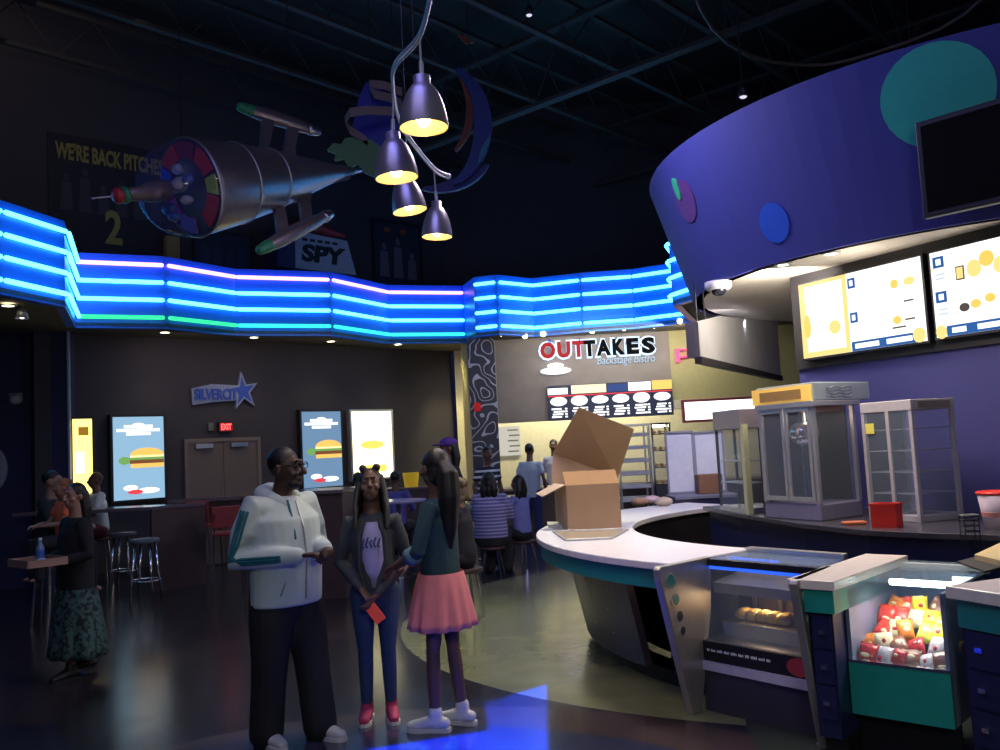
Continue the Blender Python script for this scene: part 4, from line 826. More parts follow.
# left kiosk
B3 = BoxF((2.14, 8.15, 0), (0.9, 0.43, 0), (-0.15, 0.98, 0), 0.24, 0.60, 0.96)
t = thing('popcorn_warmer', 'narrow glass popcorn warmer with a steel header, leftmost on the back counter', 'popcorn machine', B3.P(0.1, 0.2, 0))
part('base', B3.blk(MB(), 0, B3.lu, 0, B3.lv, 0.04, 0.08), M_steel, t)
posts(B3, 0.025, 0.08, 0.80, M_dark, t); part('front_post', B3.blk(MB(), -0.01, 0.05, -0.07, 0.0, 0.04, 0.84), mat('pale_yellow_post', (0.50, 0.50, 0.30), 0.5), t)
part('header', B3.blk(MB(), -0.02, B3.lu + 0.02, -0.02, B3.lv, 0.80, 0.98), mat('mauve_steel', (0.34, 0.29, 0.32), 0.4, 0.5), t, bevel=0.008)
part('glass', B3.blk(MB(), -0.002, 0.003, 0.025, B3.lv - 0.03, 0.08, 0.80), glass(), t); part('glass', B3.blk(MB(), 0.05, B3.lu - 0.03, -0.002, 0.003, 0.08, 0.80), glass(), t)
for z in (0.3, 0.5): part('shelf', B3.blk(MB(), 0.02, B3.lu - 0.02, 0.02, B3.lv - 0.02, z, z + 0.01), M_alu, t)
# red bin
p = atZ(897, 528, 1.0); rbx = BoxF((p.x, p.y, 0), (0.70, 0.71, 0), (-0.80, 0.60, 0), 0.12, 0.17, 1.0)
t = thing('red_bin', 'small open red plastic bin in front of the snack warmer', 'bin', rbx.P(0.08, 0.08, 0)); M_rb = mat('red_plastic', (0.75, 0.035, 0.02), 0.4)
m = MB(); w_ = 0.008; lu, lv, h_ = rbx.lu, rbx.lv, 0.17
rbx.blk(m, 0, lu, 0, lv, 0, w_); rbx.blk(m, 0, lu, 0, w_, w_, h_); rbx.blk(m, 0, lu, lv - w_, lv, w_, h_); rbx.blk(m, 0, w_, w_, lv - w_, w_, h_); rbx.blk(m, lu - w_, lu, w_, lv - w_, w_, h_); part('tub', m, M_rb, t)
m = MB(); rbx.blk(m, -0.008, lu + 0.008, -0.008, 0.004, h_ - 0.015, h_); rbx.blk(m, -0.008, 0.004, -0.008, lv + 0.008, h_ - 0.015, h_); part('rim', m, M_rb, t)
# bucket at right edge
p = atZ(999, 529, 1.0); p = V((p.x + 0.04, p.y + 0.03, 1.0))
t = thing('popcorn_bucket', 'white and red popcorn bucket on the back counter at the right edge', 'bucket', p)
part('tub', MB().lathe([(0.10, 0), (0.135, 0.235), (0.127, 0.235), (0.093, 0.01)], 28, Matrix.Translation(p)), mat('white_pink_paper', (0.62, 0.50, 0.52), 0.5), t, smooth=True)
part('rim', MB().lathe([(0.137, 0.225), (0.143, 0.235), (0.137, 0.245), (0.127, 0.235)], 28, Matrix.Translation(p)), M_rb, t, smooth=True)
part('red_arc', MB().lathe([(0.1135, 0.08), (0.1185, 0.11), (0.1165, 0.115), (0.111, 0.08)], 28, Matrix.Translation(p), cap=False), mat('salmon_print', (0.6, 0.25, 0.2)), t)
# wire holder
p = atZ(980, 549, 0.93) + V((0, 0.1, 0)); t = thing('wire_holder', 'black wire rack standing on the ivory top before the bucket', 'rack', p); m = MB()
for dx in (-0.045, 0.045):
    for dy in (-0.03, 0.03): m.tube([p + V((dx, dy, 0)), p + V((dx, dy, 0.20))], 0.004, 6)
part('leg', m, M_dark, t)
for z in (0.10, 0.135, 0.17, 0.20):
    part('rail', MB().tube([p + V((-0.045, -0.03, z)), p + V((0.045, -0.03, z)), p + V((0.045, 0.03, z)), p + V((-0.045, 0.03, z)), p + V((-0.045, -0.03, z))], 0.005, 6), M_dark if z < .2 else M_steel, t)
# flat orange lid near the machine
p = atZ(853, 525, 1.0); tag(part('orange_scoop_tray', MB().box(p + V((0.02, 0.03, 0.012)), (0.16, 0.10, 0.024)), mat('rust_plastic', (0.45, 0.12, 0.05)), bevel=0.008), 'small rust orange tray between machine base and red bin', 'tray')

# ------------------------------------------------------------------ open carton on the counter
B4 = BoxF((0.545, 8.22, 0), (0.97, -0.05, 0), (-0.22, 0.97, 0), 0.48, 0.40, 0.932)
t = thing('cardboard_carton', 'large open cardboard carton with raised flaps on the white counter', 'box', B4.P(0.25, 0.2, 0)); m = MB(); g = 0.008; lu, lv, h_ = B4.lu, B4.lv, 0.40
B4.blk(m, 0, lu, 0, lv, 0, g); B4.blk(m, 0, lu, 0, g, g, h_); B4.blk(m, 0, lu, lv - g, lv, g, h_); B4.blk(m, 0, g, g, lv - g, g, h_); B4.blk(m, lu - g, lu, g, lv - g, g, h_); part('body', m, M_card, t)
m = MB(); m.ext([B4.P(0.0, 0.01, h_), B4.P(lu, 0.01, h_), B4.P(lu, 0.09, h_ + 0.12), B4.P(0.0, 0.09, h_ + 0.12)], (0, 0.01, 0)); part('front_flap', m, M_card_lit, t)
m = MB(); m.ext([B4.P(0, 0.02, h_), B4.P(0, lv - 0.02, h_), B4.P(-0.20, lv - 0.1, h_ - 0.08), B4.P(-0.20, 0.08, h_ - 0.10)], (0, 0, 0.008)); part('left_flap', m, mat('cardboard_light', (0.55, 0.38, 0.28), 0.8), t)
yb = B4.P(0, lv, 0).y
f1 = [B4.P(-0.02, lv, h_), atY(553, 453, yb + 0.1), atY(621, 475, yb + 0.15), B4.P(lu, lv, h_)]
m = MB(); m.ext(f1, (0, 0.01, 0)); part('rear_flap', m, M_card, t)
m = MB(); m.ext([atY(553, 453, yb + 0.09), atY(579, 407, yb - 0.15), atY(634, 429, yb - 0.05), atY(617, 481, yb + 0.13)], (0, 0.012, 0)); part('top_flap', m, mat('cardboard_top', (0.46, 0.29, 0.15), 0.85, scale=6), t)
m = MB(); m.ext([B4.P(-0.10, 0.3, 0.0), B4.P(0.0, 0.2, 0.0), B4.P(0.0, 0.35, 0.02), B4.P(-0.08, 0.42, 0.02)], (0, 0, 0.03)); tag(part('white_napkins', m, mat('white_paper', (0.65, 0.62, 0.6))), 'crumpled white napkins left of the carton on the counter', 'napkin')
# small things on the rear of the round counter
for i, (x, y) in enumerate(((640, 503), (652, 501), (664, 503))):
    p = atZ(x, y + 3, 0.93); tag(part('pretzel_bag', MB().ell(p + V((0, 0, 0.05)), (0.11, 0.08, 0.055), n=10), mat(('tan_bag', 'pink_white_bag', 'cream_bag')[i], ((0.35, 0.2, 0.12), (0.6, 0.4, 0.45), (0.5, 0.4, 0.3))[i], 0.6), smooth=True), ('tan', 'pink and white', 'cream')[i] + ' paper food packet on the rear of the round counter', 'food packet')

# ------------------------------------------------------------------ pendant lamps on a curved rail
LZ = 3.36
PD = [((424, 128), 4.7, 0.133), ((397, 178), 5.4, 0.133), ((410, 211), 6.2, 0.122), ((437, 237), 7.0, 0.122)]
tops = []
M_shade = mat('pendant_brushed_metal', (0.50, 0.46, 0.48), 0.34, 0.75, noise=0.15)
pos = ('first and nearest', 'second', 'third', 'fourth and farthest')
for i, ((x, y), Yd, r) in enumerate(PD):
    p = atY(x, y, Yd); top = V((p.x, p.y, 3.93)); tops.append(top)
    t = thing('pendant_lamp', 'bell shaped metal pendant lamp on the curved rail, ' + pos[i], 'lamp', (p.x, p.y, 3.93), 0, 'pendant lamps on the curved rail')
    Mx = Matrix.Translation(p) @ Matrix.Rotation(R((0, -3, -8, 2)[i]), 4, 'Y')
    part('lamp_shade', MB().lathe([(r, 0), (r*0.97, 0.05), (r*0.86, 0.12), (r*0.66, 0.19), (r*0.42, 0.235), (r*0.34, 0.24), (r*0.34, 0.285), (r*0.2, 0.29), (r*0.2, 0.27), (r*0.36, 0.225), (r*0.6, 0.18), (r*0.82, 0.11), (r*0.94, 0.04), (r*0.975, 0)], 32, Mx, cap=False), M_shade, t, smooth=True)
    part('reflector', MB().lathe([(r*0.965, 0.002), (r*0.93, 0.04), (r*0.81, 0.108), (r*0.58, 0.176), (0.02, 0.20)], 32, Mx, cap=False), mat('cream_reflector', (0.80, 0.58, 0.30), 0.5), t, smooth=True)
    part('bulb', MB().ell(Mx @ V((0, 0, 0.055)), (0.040, 0.040, 0.05)), glow('pendant_bulb', (1.0, 0.76, 0.36), 24), t, smooth=True)
    q = Mx @ V((0, 0, 0.28)); part('rod', MB().tube([q, top], 0.006, 8), M_alu, t); part('coupling', MB().tube([q, q + (top - q).normalized() * 0.09], 0.013, 10), M_alu, t)
    l = D.lights.new('light', 'SPOT'); l.energy = 26; l.color = (1.0, 0.84, 0.55); l.spot_size = R(105); l.spot_blend = 0.7; l.shadow_soft_size = 0.05
    o = D.objects.new('light', l); COL.objects.link(o); o.location = Mx @ V((0, 0, 0.0))
pts = [atY(432, -20, 4.2), tops[0], tops[0].lerp(tops[1], 0.5) + V((-0.06, 0, 0)), tops[1], tops[1].lerp(tops[2], 0.5) + V((-0.02, 0, 0)), tops[2], tops[3], tops[3] + V((0.10, 0.22, 0))]
for p in pts: p.z = 3.94
sm = []
for i in range(len(pts) - 1):
    p0, p1, p2, p3 = pts[max(i-1, 0)], pts[i], pts[i+1], pts[min(i+2, len(pts)-1)]
    for k in range(8):
        q = k / 8; sm.append(0.5 * ((2*p1) + (p2 - p0)*q + (2*p0 - 5*p1 + 4*p2 - p3)*q*q + (3*p1 - p0 - 3*p2 + p3)*q**3))
sm.append(pts[-1])
t = thing('lamp_rail', 'curved silver rail carrying the four pendant lamps', 'lamp rail', pts[3])
part('upper_rail', MB().tube([p + V((0, 0, 0.012)) for p in sm], 0.011, 8), M_alu, t, smooth=True); part('lower_rail', MB().tube([p - V((0, 0, 0.016)) for p in sm], 0.008, 8), M_alu, t, smooth=True)
for k in (10, 40): part('suspension_rod', MB().tube([sm[k], sm[k] + V((0, 0, 4.5))], 0.003, 6), M_dark, t)
part('end_cap', MB().ell(sm[-1], (0.025, 0.025, 0.025)), M_alu, t, smooth=True)

# ------------------------------------------------------------------ hanging rocket ship
g0, g1 = atY(191, 188, 9.0), atY(352, 171, 10.7); ax = (g1 - g0).normalized(); Lr = (g1 - g0).length
up = V((0, 0, 1)); up = (up - ax * up.dot(ax)).normalized(); sd = ax.cross(up)
RM = Matrix((up, sd, ax)).transposed().to_4x4(); RM.translation = g0      # local z along the hull, x up
if RM.determinant() < 0: RM = Matrix((up, -sd, ax)).transposed().to_4x4(); RM.translation = g0
t = thing('toy_rocket', 'large silver rocket ship with a clear globe nose hanging over the food court', 'hanging decoration', g0 + V((0, 0, 0.6)))
M_hull = mat('rocket_silver', (0.34, 0.29, 0.31), 0.36, 0.8, noise=0.2)
Rr = 0.50
part('hull', MB().lathe([(Rr, 0), (Rr*0.985, 0.05), (Rr*0.86, Lr*0.24), (Rr*0.84, Lr*0.25), (Rr*0.68, Lr*0.45), (Rr*0.66, Lr*0.46), (Rr*0.40, Lr*0.70), (Rr*0.20, Lr*0.88), (Rr*0.10, Lr)], 40, RM), M_hull, t, smooth=True)
for q, k in ((0.0, 1.0), (0.245, 0.858), (0.455, 0.675)): part('hull_band', MB().lathe([(Rr*k + 0.004, Lr*q - 0.01), (Rr*k + 0.012, Lr*q), (Rr*k + 0.004, Lr*q + 0.012)], 40, RM, cap=False), M_alu, t, smooth=True)
gl = part('globe', MB().ell((0, 0, 0), (1, 1, 1)), glass('globe_glass', (0.16, 0.16, 0.45), 0.15), t)
gl.data.clear_geometry(); mb = MB(); mb.lathe([(0.02, -Rr*1.08)] + [(Rr * math.sin(a)**0.9, -Rr*1.08 * math.cos(a)) for a in [PI/2 * k/9 for k in range(1, 10)]] , 40, RM, cap=False); mb.b.transform(root_matrix(t).inverted()); mb.b.to_mesh(gl.data); mb.b.free()
for f in gl.data.polygons: f.use_smooth = True
part('cockpit_floor', MB().lathe([(Rr*0.97, -0.012), (Rr*0.97, 0.0)], 40, RM), mat('dark_cockpit', (0.015, 0.01, 0.02), 0.8), t)
wed = [('red_panel', (0.60, 0.02, 0.03), 10, 48), ('lime_panel', (0.45, 0.65, 0.05), -20, 5), ('red_panel', (0.55, 0.03, 0.06), -70, -24), ('red_panel', (0.55, 0.03, 0.06), 100, 135), ('blue_panel', (0.03, 0.06, 0.50), 140, 175), ('magenta_panel', (0.45, 0.05, 0.35), 180, 220), ('violet_panel', (0.2, 0.12, 0.4), 225, 262), ('maroon_panel', (0.25, 0.02, 0.04), 55, 95)]
for nm, c, a0, a1 in wed:
    r0, r1 = Rr*0.60, Rr*0.93; ring = [RM @ V((r1*math.sin(R(a0+(a1-a0)*k/6)), r1*math.cos(R(a0+(a1-a0)*k/6)), -0.03)) for k in range(7)] + [RM @ V((r0*math.sin(R(a1-(a1-a0)*k/6)), r0*math.cos(R(a1-(a1-a0)*k/6)), -0.03)) for k in range(7)]
    w_ = part(nm, MB().ext(ring, ax * 0.02), mat(nm, c, 0.8, spec=0.1), t)
rr = random.Random(4)
for i in range(9):
    c = (rr.uniform(0.1, 0.5), rr.uniform(0.05, 0.4), rr.uniform(0.1, 0.6)); a = rr.uniform(0, 6.3); q = rr.uniform(0.02, 0.30)
    part('cockpit_crew', MB().ell(RM @ V((q*math.sin(a), q*math.cos(a), -0.10 - rr.uniform(0, .12))), (rr.uniform(.04, .09), rr.uniform(.04, .07), rr.uniform(.04, .09)), n=10), mat('crew_paint_%s' % 'abc'[i % 3], ((0.25, 0.30, 0.45), (0.40, 0.40, 0.42), (0.05, 0.10, 0.35))[i % 3], 0.3), t, smooth=True)
# nose probe
part('nose_barrel', MB().lathe([(0.11, -Rr*0.55), (0.10, -Rr*0.95), (0.075, -Rr*1.10), (0.065, -Rr*1.38), (0.05, -Rr*1.42)], 20, RM), mat('barrel_bronze', (0.22, 0.17, 0.16), 0.4, 0.5), t, smooth=True)
part('green_ring', MB().ell(RM @ V((0, 0, -Rr*1.48)), (0.085, 0.085, 0.05), RM), mat('green_enamel', (0.03, 0.22, 0.10), 0.4), t, smooth=True)
part('red_bead', MB().ell(RM @ V((0, 0, -Rr*1.62)), (0.08, 0.08, 0.06), RM), mat('red_enamel', (0.45, 0.03, 0.05), 0.4), t, smooth=True)
part('needle', MB().tube([RM @ V((0, 0, -Rr*1.68)), RM @ V((0, 0, -Rr*2.15))], 0.008, 6), M_alu, t)
def pod(a, b, ya, yb, s0, s1, nm):
    A = atY(*a, ya); B = atY(*b, yb); d = (B - A).normalized()
    p = part(nm, MB().limb([A, A.lerp(B, 0.3), A.lerp(B, 0.8), B], [0.055, 0.085, 0.075, 0.05], 14), M_hull, t, smooth=True)
    part('green_tip', MB().limb([A - d*0.02, A + d*0.10], [0.055, 0.07], 14), mat('green_enamel', (0, 0, 0)), p, smooth=True)
    part('nozzle', MB().limb([B - d*0.02, B + d*0.07], [0.07, 0.05], 14), M_steel, p, smooth=True)
    h0, h1 = RM @ V((0, 0, Lr*s0)), RM @ V((0, 0, Lr*s1)); k0, k1 = A.lerp(B, 0.25), A.lerp(B, 0.78)
    n = (h1 - h0).cross(k0 - h0).normalized() * 0.05; m = MB()
    m.ext([h0, h0.lerp(k0, 0.5) + d*0.08, k0, k0.lerp(k1, 0.32), h0.lerp(k0, 0.6).lerp(h1.lerp(k1, 0.6), 0.32), h0.lerp(h1, 0.30)], n)
    m.ext([h0.lerp(h1, 0.62), h0.lerp(k0, 0.6).lerp(h1.lerp(k1, 0.6), 0.68), k0.lerp(k1, 0.7), k1, h1.lerp(k1, 0.5) - d*0.06, h1], n)
    m.ext([h0.lerp(h1, 0.2), h0.lerp(k0, 0.45).lerp(h1.lerp(k1, 0.45), 0.2), h0.lerp(k0, 0.45).lerp(h1.lerp(k1, 0.45), 0.8), h0.lerp(h1, 0.8)], n)
    part('fin', m, M_hull, p)
pod((243, 108), (312, 130), 9.6, 10.2, 0.28, 0.62, 'upper_pod')
pod((262, 249), (326, 216), 9.3, 10.1, 0.40, 0.74, 'lower_pod')
part('tail_fin', MB().ext([RM @ V((0.02, 0, Lr*0.72)), RM @ V((0.02, 0.0, Lr*1.02)), RM @ V((-0.10, 0, Lr*0.95)), RM @ V((-0.14, 0, Lr*0.75))], sd * 0.04), M_hull, t)
part('tail_cone', MB().limb([RM @ V((0, 0, Lr*0.97)), RM @ V((0, 0, Lr*1.06))], [0.05, 0.03], 12), M_steel, t, smooth=True)
for q, z in ((0.02, 0.5), (0.62, 0.24)):
    a = RM @ V((z, 0, Lr*q)); part('wire', MB().tube([a, (a.x, a.y, 8.0)], 0.006, 5), M_dark, t)

# ------------------------------------------------------------------ hanging cut-out figures behind the lamps
AY = 11.2
def cut(name, pts, th, m, par, y=AY): return part(name, MB().ext([atY(x, yy, y) for x, yy in pts], (0, th, 0)), m, par)
p = atY(365, 160, AY)
t = thing('hanging_palm_figure', 'green leafy cut-out with a blue bottle and ribbon hanging behind the pendant lamps', 'hanging decoration', p)
cut('leaf_shape', [(327, 150), (333, 143), (341, 144), (345, 138), (354, 137), (362, 141), (371, 139), (380, 146), (384, 154), (398, 152), (412, 158), (410, 170), (396, 171), (380, 179), (364, 172), (357, 163), (349, 168), (343, 158), (334, 160), (336, 153)], 0.08, mat('sage_green_paint', (0.10, 0.20, 0.10), 0.7), t)
cut('blue_bottle', [(359, 97), (366, 82), (394, 92), (402, 100), (396, 142), (378, 156), (362, 140), (352, 128)], 0.10, mat('deep_blue_paint', (0.01, 0.02, 0.32), 0.5), t, AY + 0.12)
rb = [atY(x, y, AY + dy) for x, y, dy in ((402, 92, 0), (384, 85, -.1), (369, 84, -.15), (374, 94, -.2), (392, 98, -.1), (402, 104, 0), (394, 111, -.1), (368, 110, -.25), (350, 112, -.3), (345, 120, -.2), (350, 130, -.1), (362, 137, 0), (368, 143, 0))]
m = MB(); h_ = V((0, 0, 0.055)); 
for a, b in zip(rb, rb[1:]): m.hexa([a - h_, b - h_, b - h_ + V((0, .02, 0)), a - h_ + V((0, .02, 0)), a + h_, b + h_, b + h_ + V((0, .02, 0)), a + h_ + V((0, .02, 0))])
part('ribbon', m, mat('tan_ribbon', (0.20, 0.15, 0.16), 0.6), t)
for x in (372, 395): a = atY(x, 100, AY + 0.1); part('wire', MB().tube([a, (a.x, a.y, 8.0)], 0.006, 5), M_dark, t)
t = thing('hanging_ring_figure', 'large blue swirl ring with an orange arc hanging right of the pendant lamps', 'hanging decoration', atY(455, 120, 12))
def arcpts(cx, cy, rx, ry, a0, a1, w0, w1, n=14):
    o = []; i_ = []
    for k in range(n + 1):
        a = R(a0 + (a1 - a0) * k / n); w_ = w0 + (w1 - w0) * math.sin(PI * k / n); o.append((cx + rx*math.cos(a), cy + ry*math.sin(a))); i_.append((cx + (rx - w_)*math.cos(a), cy + (ry - w_)*math.sin(a)))
    return o + i_[::-1]
def arcpiece(name, args, m, y=12.0):
    P = arcpts(*args); n = len(P) // 2; mb = MB()
    for k in range(n - 1): mb.ext([atY(*P[k], y), atY(*P[k+1], y), atY(*P[len(P)-2-k], y), atY(*P[len(P)-1-k], y)], (0, 0.08, 0))
    return part(name, mb, m, t)
arcpiece('outer_swirl', (440, 125, 52, 62, -70, 75, 4, 18), mat('dark_blue_swirl', (0.008, 0.03, 0.20), 0.5)); arcpiece('orange_arc', (432, 110, 42, 50, -50, 55, 3, 8), mat('burnt_orange', (0.18, 0.045, 0.02), 0.6), 12.15)
arcpiece('light_edge', (438, 122, 54, 62, 12, 42, 1, 5), mat('cyan_edge', (0.03, 0.18, 0.30), 0.5), 11.95); arcpiece('lower_swirl', (440, 150, 52, 42, 20, 110, 3, 12), mat('indigo_swirl', (0.01, 0.012, 0.15), 0.5), 12.1)
cut('spark', [(457, 34), (466, 36), (474, 42), (466, 43)], 0.05, mat('burnt_orange', (0, 0, 0)), t, 12)
a = atY(470, 80, 12.0); part('wire', MB().tube([a, (a.x, a.y, 8.0)], 0.006, 5), M_dark, t)

# curved conduit under the roof and small roof fixtures
cp = [atZ(x, y, 6.2) for x, y in ((692, -15), (700, 8), (712, 28), (727, 42), (748, 55), (772, 62), (800, 65), (825, 65), (850, 60), (880, 51), (910, 41), (940, 29), (965, 14), (985, -4), (1000, -20))]
t = thing('curved_conduit', 'thin tan pipe bent in a wide arc under the roof above the canopy', 'pipe', cp[6])
part('pipe', MB().tube(cp, 0.022, 8), mat('tan_pipe', (0.09, 0.07, 0.06), 0.5), t, smooth=True)
for k in (3, 10): part('hanger', MB().tube([cp[k], cp[k] + V((0, 0, 2.0))], 0.006, 5), M_dark, t)
for (x, y), l in (((743, 94), 'small white roof spotlight above the canopy edge'), ((529, 13), 'small violet-white roof light near the top of the hall')):
    p = atZ(x, y, 5.4 if x > 600 else 7.6); t = thing('roof_spotlight', l, 'spotlight', p)
    part('body', MB().lathe([(0.03, 0.10), (0.05, 0.06), (0.055, -0.03)], 14, Matrix.Translation(p)), M_dark, t, smooth=True); part('lens', MB().ell(p + V((0, 0, -0.03)), (0.04, 0.04, 0.02)), glow('dim_white_lens', (0.8, 0.75, 1.0), 0.8 if x < 600 else 1.0), t, smooth=True)
    part('stem', MB().tube([p + V((0, 0, 0.1)), p + V((0, 0, 7.8 - p.z))], 0.01, 6), M_dark, t)

# added unseen shuttered lamp; its blue patch stands in for a floor reflection
SP = V((0.25, 3.4, 6.3)); SPZ = SP.z - 0.35
quad = [V((0.22, 6.60, 0)), V((-0.22, 6.22, 0)), V((-0.18, 5.62, 0)), V((-0.95, 5.36, 0)), V((-1.0, 4.95, 0)), V((0.15, 4.95, 0))]
hole = [SP + (q - SP) * ((SPZ - SP.z) / (0 - SP.z)) for q in quad]; cen = SP + (V((-0.1, 5.35, 0)) - SP) * ((SPZ - SP.z) / (0 - SP.z))
t = thing('added_patch_light', 'black shuttered lamp added out of view to throw the blue floor patch', 'spotlight', SP)
m = MB(); n = len(hole)
for i in range(n):
    a, b = hole[i], hole[(i+1) % n]; oa, ob = cen + (a - cen).normalized() * 0.42, cen + (b - cen).normalized() * 0.42
    m.ext([a, b, ob, oa], (0, 0, 0.01))
part('shutter', m, M_dark, t)
part('housing', MB().lathe([(0.42, SPZ - SP.z), (0.40, 0.0), (0.2, 0.2), (0.21, 0.2), (0.41, 0.0), (0.43, SPZ - SP.z)], 24, Matrix.Translation(V((cen.x, cen.y, SP.z))), cap=False), M_dark, t)
part('yoke', MB().tube([V((cen.x, cen.y, SP.z + 0.2)), V((cen.x, cen.y, 7.8))], 0.03, 8), M_dark, t)
light('SPOT', SP, (-0.15, 5.7, 0), 30000, (0.0, 0.055, 1.0), 0.001, spot=26, blend=0.1)
light('AREA', (2.6, 10.4, 3.1), (2.4, 11.6, 1.0), 30, (0.85, 0.85, 1.0), 0.5)  # added light to brighten the white partitions

# ------------------------------------------------------------------ food court furniture
M_wood = mat('dark_walnut_laminate', (0.075, 0.045, 0.045), 0.45, noise=0.3, scale=7); M_ttop = mat('walnut_tabletop', (0.16, 0.12, 0.14), 0.18, noise=0.2, scale=7)
def chrome_stool(x, y, label, seat_m, h=0.75, grp=None):
    t = thing('bar_stool', label, 'stool', (x, y, 0), 0, grp); b = V((x, y, 0))
    part('seat', MB().lathe([(0.02, h - 0.03), (0.17, h - 0.03), (0.185, h), (0.17, h + 0.03), (0.0, h + 0.035)], 24, Matrix.Translation(b)), seat_m, t, smooth=True)
    for k in range(4):
        a = PI/4 + k*PI/2; part('leg', MB().tube([b + V((0.13*math.cos(a), 0.13*math.sin(a), h - 0.03)), b + V((0.21*math.cos(a), 0.21*math.sin(a), 0))], 0.016, 8), M_chrome, t, smooth=True)
    part('foot_ring', MB().tube([b + V((0.185*math.cos(2*PI*k/20), 0.185*math.sin(2*PI*k/20), 0.25)) for k in range(21)], 0.01, 6), M_chrome, t, smooth=True); return t
# long bar table at the left
ta, tb = atZ(153, 592, 0), atZ(207, 584, 0); TFm = Frame(ta, tb); Th = 1.15
t = thing('bar_table', 'long high walnut table with a full height end panel, left of the man', 'table', ta)
part('end_panel', TFm.rect(MB(), 0, TFm.len, 0, Th - 0.05, -0.06, 0), M_wood, t); 
tc0 = TFm.P(TFm.len, 0, 0); lv = V((-0.98, 0.12, 0)); mb = MB(); A = TFm.P(0, Th - 0.05, 0.03); B = TFm.P(TFm.len, Th - 0.05, 0.03)
part('tabletop', mb.ext([A, B, B + lv * 2.1, A + lv * 2.1], (0, 0, 0.05)), M_ttop, t, bevel=0.006)
for k in (2.0,): part('leg', MB().tube([(A + B)/2 + lv * k, ((A + B)/2 + lv * k).xy.to_3d()], 0.04, 12), M_chrome, t)
for i, (x, y) in enumerate(((124, 588), (146, 600))):
    p = atZ(x, y, 0); chrome_stool(p.x, p.y, 'chrome bar stool before the long walnut table, %s' % ('middle one', 'nearest its end panel', 'leftmost, behind the woman')[i], mat('grey_vinyl', (0.12, 0.12, 0.15), 0.4))
# half wall behind the man, back ledge, red chairs
ha, hb = atZ(288, 600, 0), atZ(346, 598, 0); HWF = Frame(ha, hb)
t = thing('half_wall', 'dark walnut half wall behind the man and the girl in lavender', 'half wall', ha)
part('panel', HWF.rect(MB(), -0.05, HWF.len, 0, 1.26, -0.9, 0), M_wood, t); part('cap', HWF.rect(MB(), -0.08, HWF.len + 0.03, 1.26, 1.30, -0.93, 0.03), M_ttop, t)
a, b = atY(184, 496, 15.0), atY(246, 494, 15.0)
t = thing('drink_ledge', 'brown high ledge in front of the double door', 'table', (a.x, 15.0, 0)); part('top', MB().box(((a.x+b.x)/2, 14.9, 1.12), (b.x - a.x + 0.3, 0.5, 0.06)), M_ttop, t); part('apron', MB().box(((a.x+b.x)/2, 14.9, 1.03), (b.x - a.x + 0.2, 0.42, 0.12)), M_wood, t)
for x in (a.x, b.x): part('leg', MB().box((x, 14.9, 0.5), (0.08, 0.3, 0.97)), M_wood, t)
def red_chair(x, y, rz, label):
    t = thing('red_chair', label, 'chair', (x, y, 0), rz, 'red high chairs'); m_ = mat('red_vinyl', (0.30, 0.015, 0.03), 0.4)
    part('seat', MB().box((0, 0, 0.72), (0.4, 0.4, 0.05)), m_, t, world=False, bevel=0.015); part('backrest', MB().box((0, -0.19, 0.95), (0.38, 0.03, 0.30)), m_, t, world=False, bevel=0.012)
    for sx in (-1, 1):
        for sy in (-1, 1): part('leg', MB().tube([(0.17*sx, 0.17*sy, 0.72), (0.2*sx, 0.2*sy, 0)], 0.014, 8), M_chrome, t, world=False)
        part('back_post', MB().tube([(0.16*sx, -0.185, 0.72), (0.16*sx, -0.2, 1.0)], 0.012, 8), M_chrome, t, world=False)
p = atZ(228, 585, 0); red_chair(p.x, p.y, 0.3, 'red high chair seen just left of the man'); p = atZ(199, 572, 0); red_chair(p.x, p.y + .3, -0.2, 'red high chair below the ledge, farther left')
# round tables in the middle
def high_table(px_, py_, z, r, label, m_=None):
    p = atZ(px_, py_, z); t = thing('cafe_table', label, 'table', (p.x, p.y, 0)); b = V((p.x, p.y, 0))
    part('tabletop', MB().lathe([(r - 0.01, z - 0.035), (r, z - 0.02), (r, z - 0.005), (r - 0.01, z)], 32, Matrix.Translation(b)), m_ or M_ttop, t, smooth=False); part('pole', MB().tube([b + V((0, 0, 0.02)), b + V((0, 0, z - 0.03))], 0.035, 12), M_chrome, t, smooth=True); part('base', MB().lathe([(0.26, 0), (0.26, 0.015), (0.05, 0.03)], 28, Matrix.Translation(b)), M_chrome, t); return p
high_table(398, 500, 1.05, 0.40, 'round lavender high table between the two girls', mat('pale_lilac_top', (0.40, 0.36, 0.60), 0.25))
high_table(362, 496, 1.05, 0.32, 'round high table with warm light painted on top behind the girl in lavender', mat('warm_lit_top', (0.50, 0.42, 0.26), 0.25))  # cream colour carries the warm light on the tabletop
high_table(492, 497, 0.95, 0.42, 'round dark table among the seated bistro customers')
wl = atY(410, 483, 16.5); wr = atY(438, 483, 16.5)
t = thing('condiment_stand', 'brown condiment stand against the court wall with a yellow cup on top', 'cabinet', (wl.x, 16.5, 0))
part('body', MB().box(((wl.x+wr.x)/2 - 0.2, 16.6, 0.52), (wr.x - wl.x + 0.5, 0.5, 1.04)), M_wood, t); part('top', MB().box(((wl.x+wr.x)/2 - 0.2, 16.6, 1.06), (wr.x - wl.x + 0.56, 0.56, 0.04)), M_ttop, t)
p = atY(411, 479, 16.5); tag(part('yellow_cup', MB().lathe([(0.12, 0), (0.15, 0.26), (0.14, 0.26), (0.11, 0.02)], 20, Matrix.Translation((p.x, 16.5, 1.08))), mat('yellow_plastic', (0.85, 0.55, 0.02), 0.4, emit=(1, .6, .05), power=0.12)), 'bright yellow tub on the condiment stand behind the girls', 'tub')  # cup gives off a slight glow, though it is no lamp
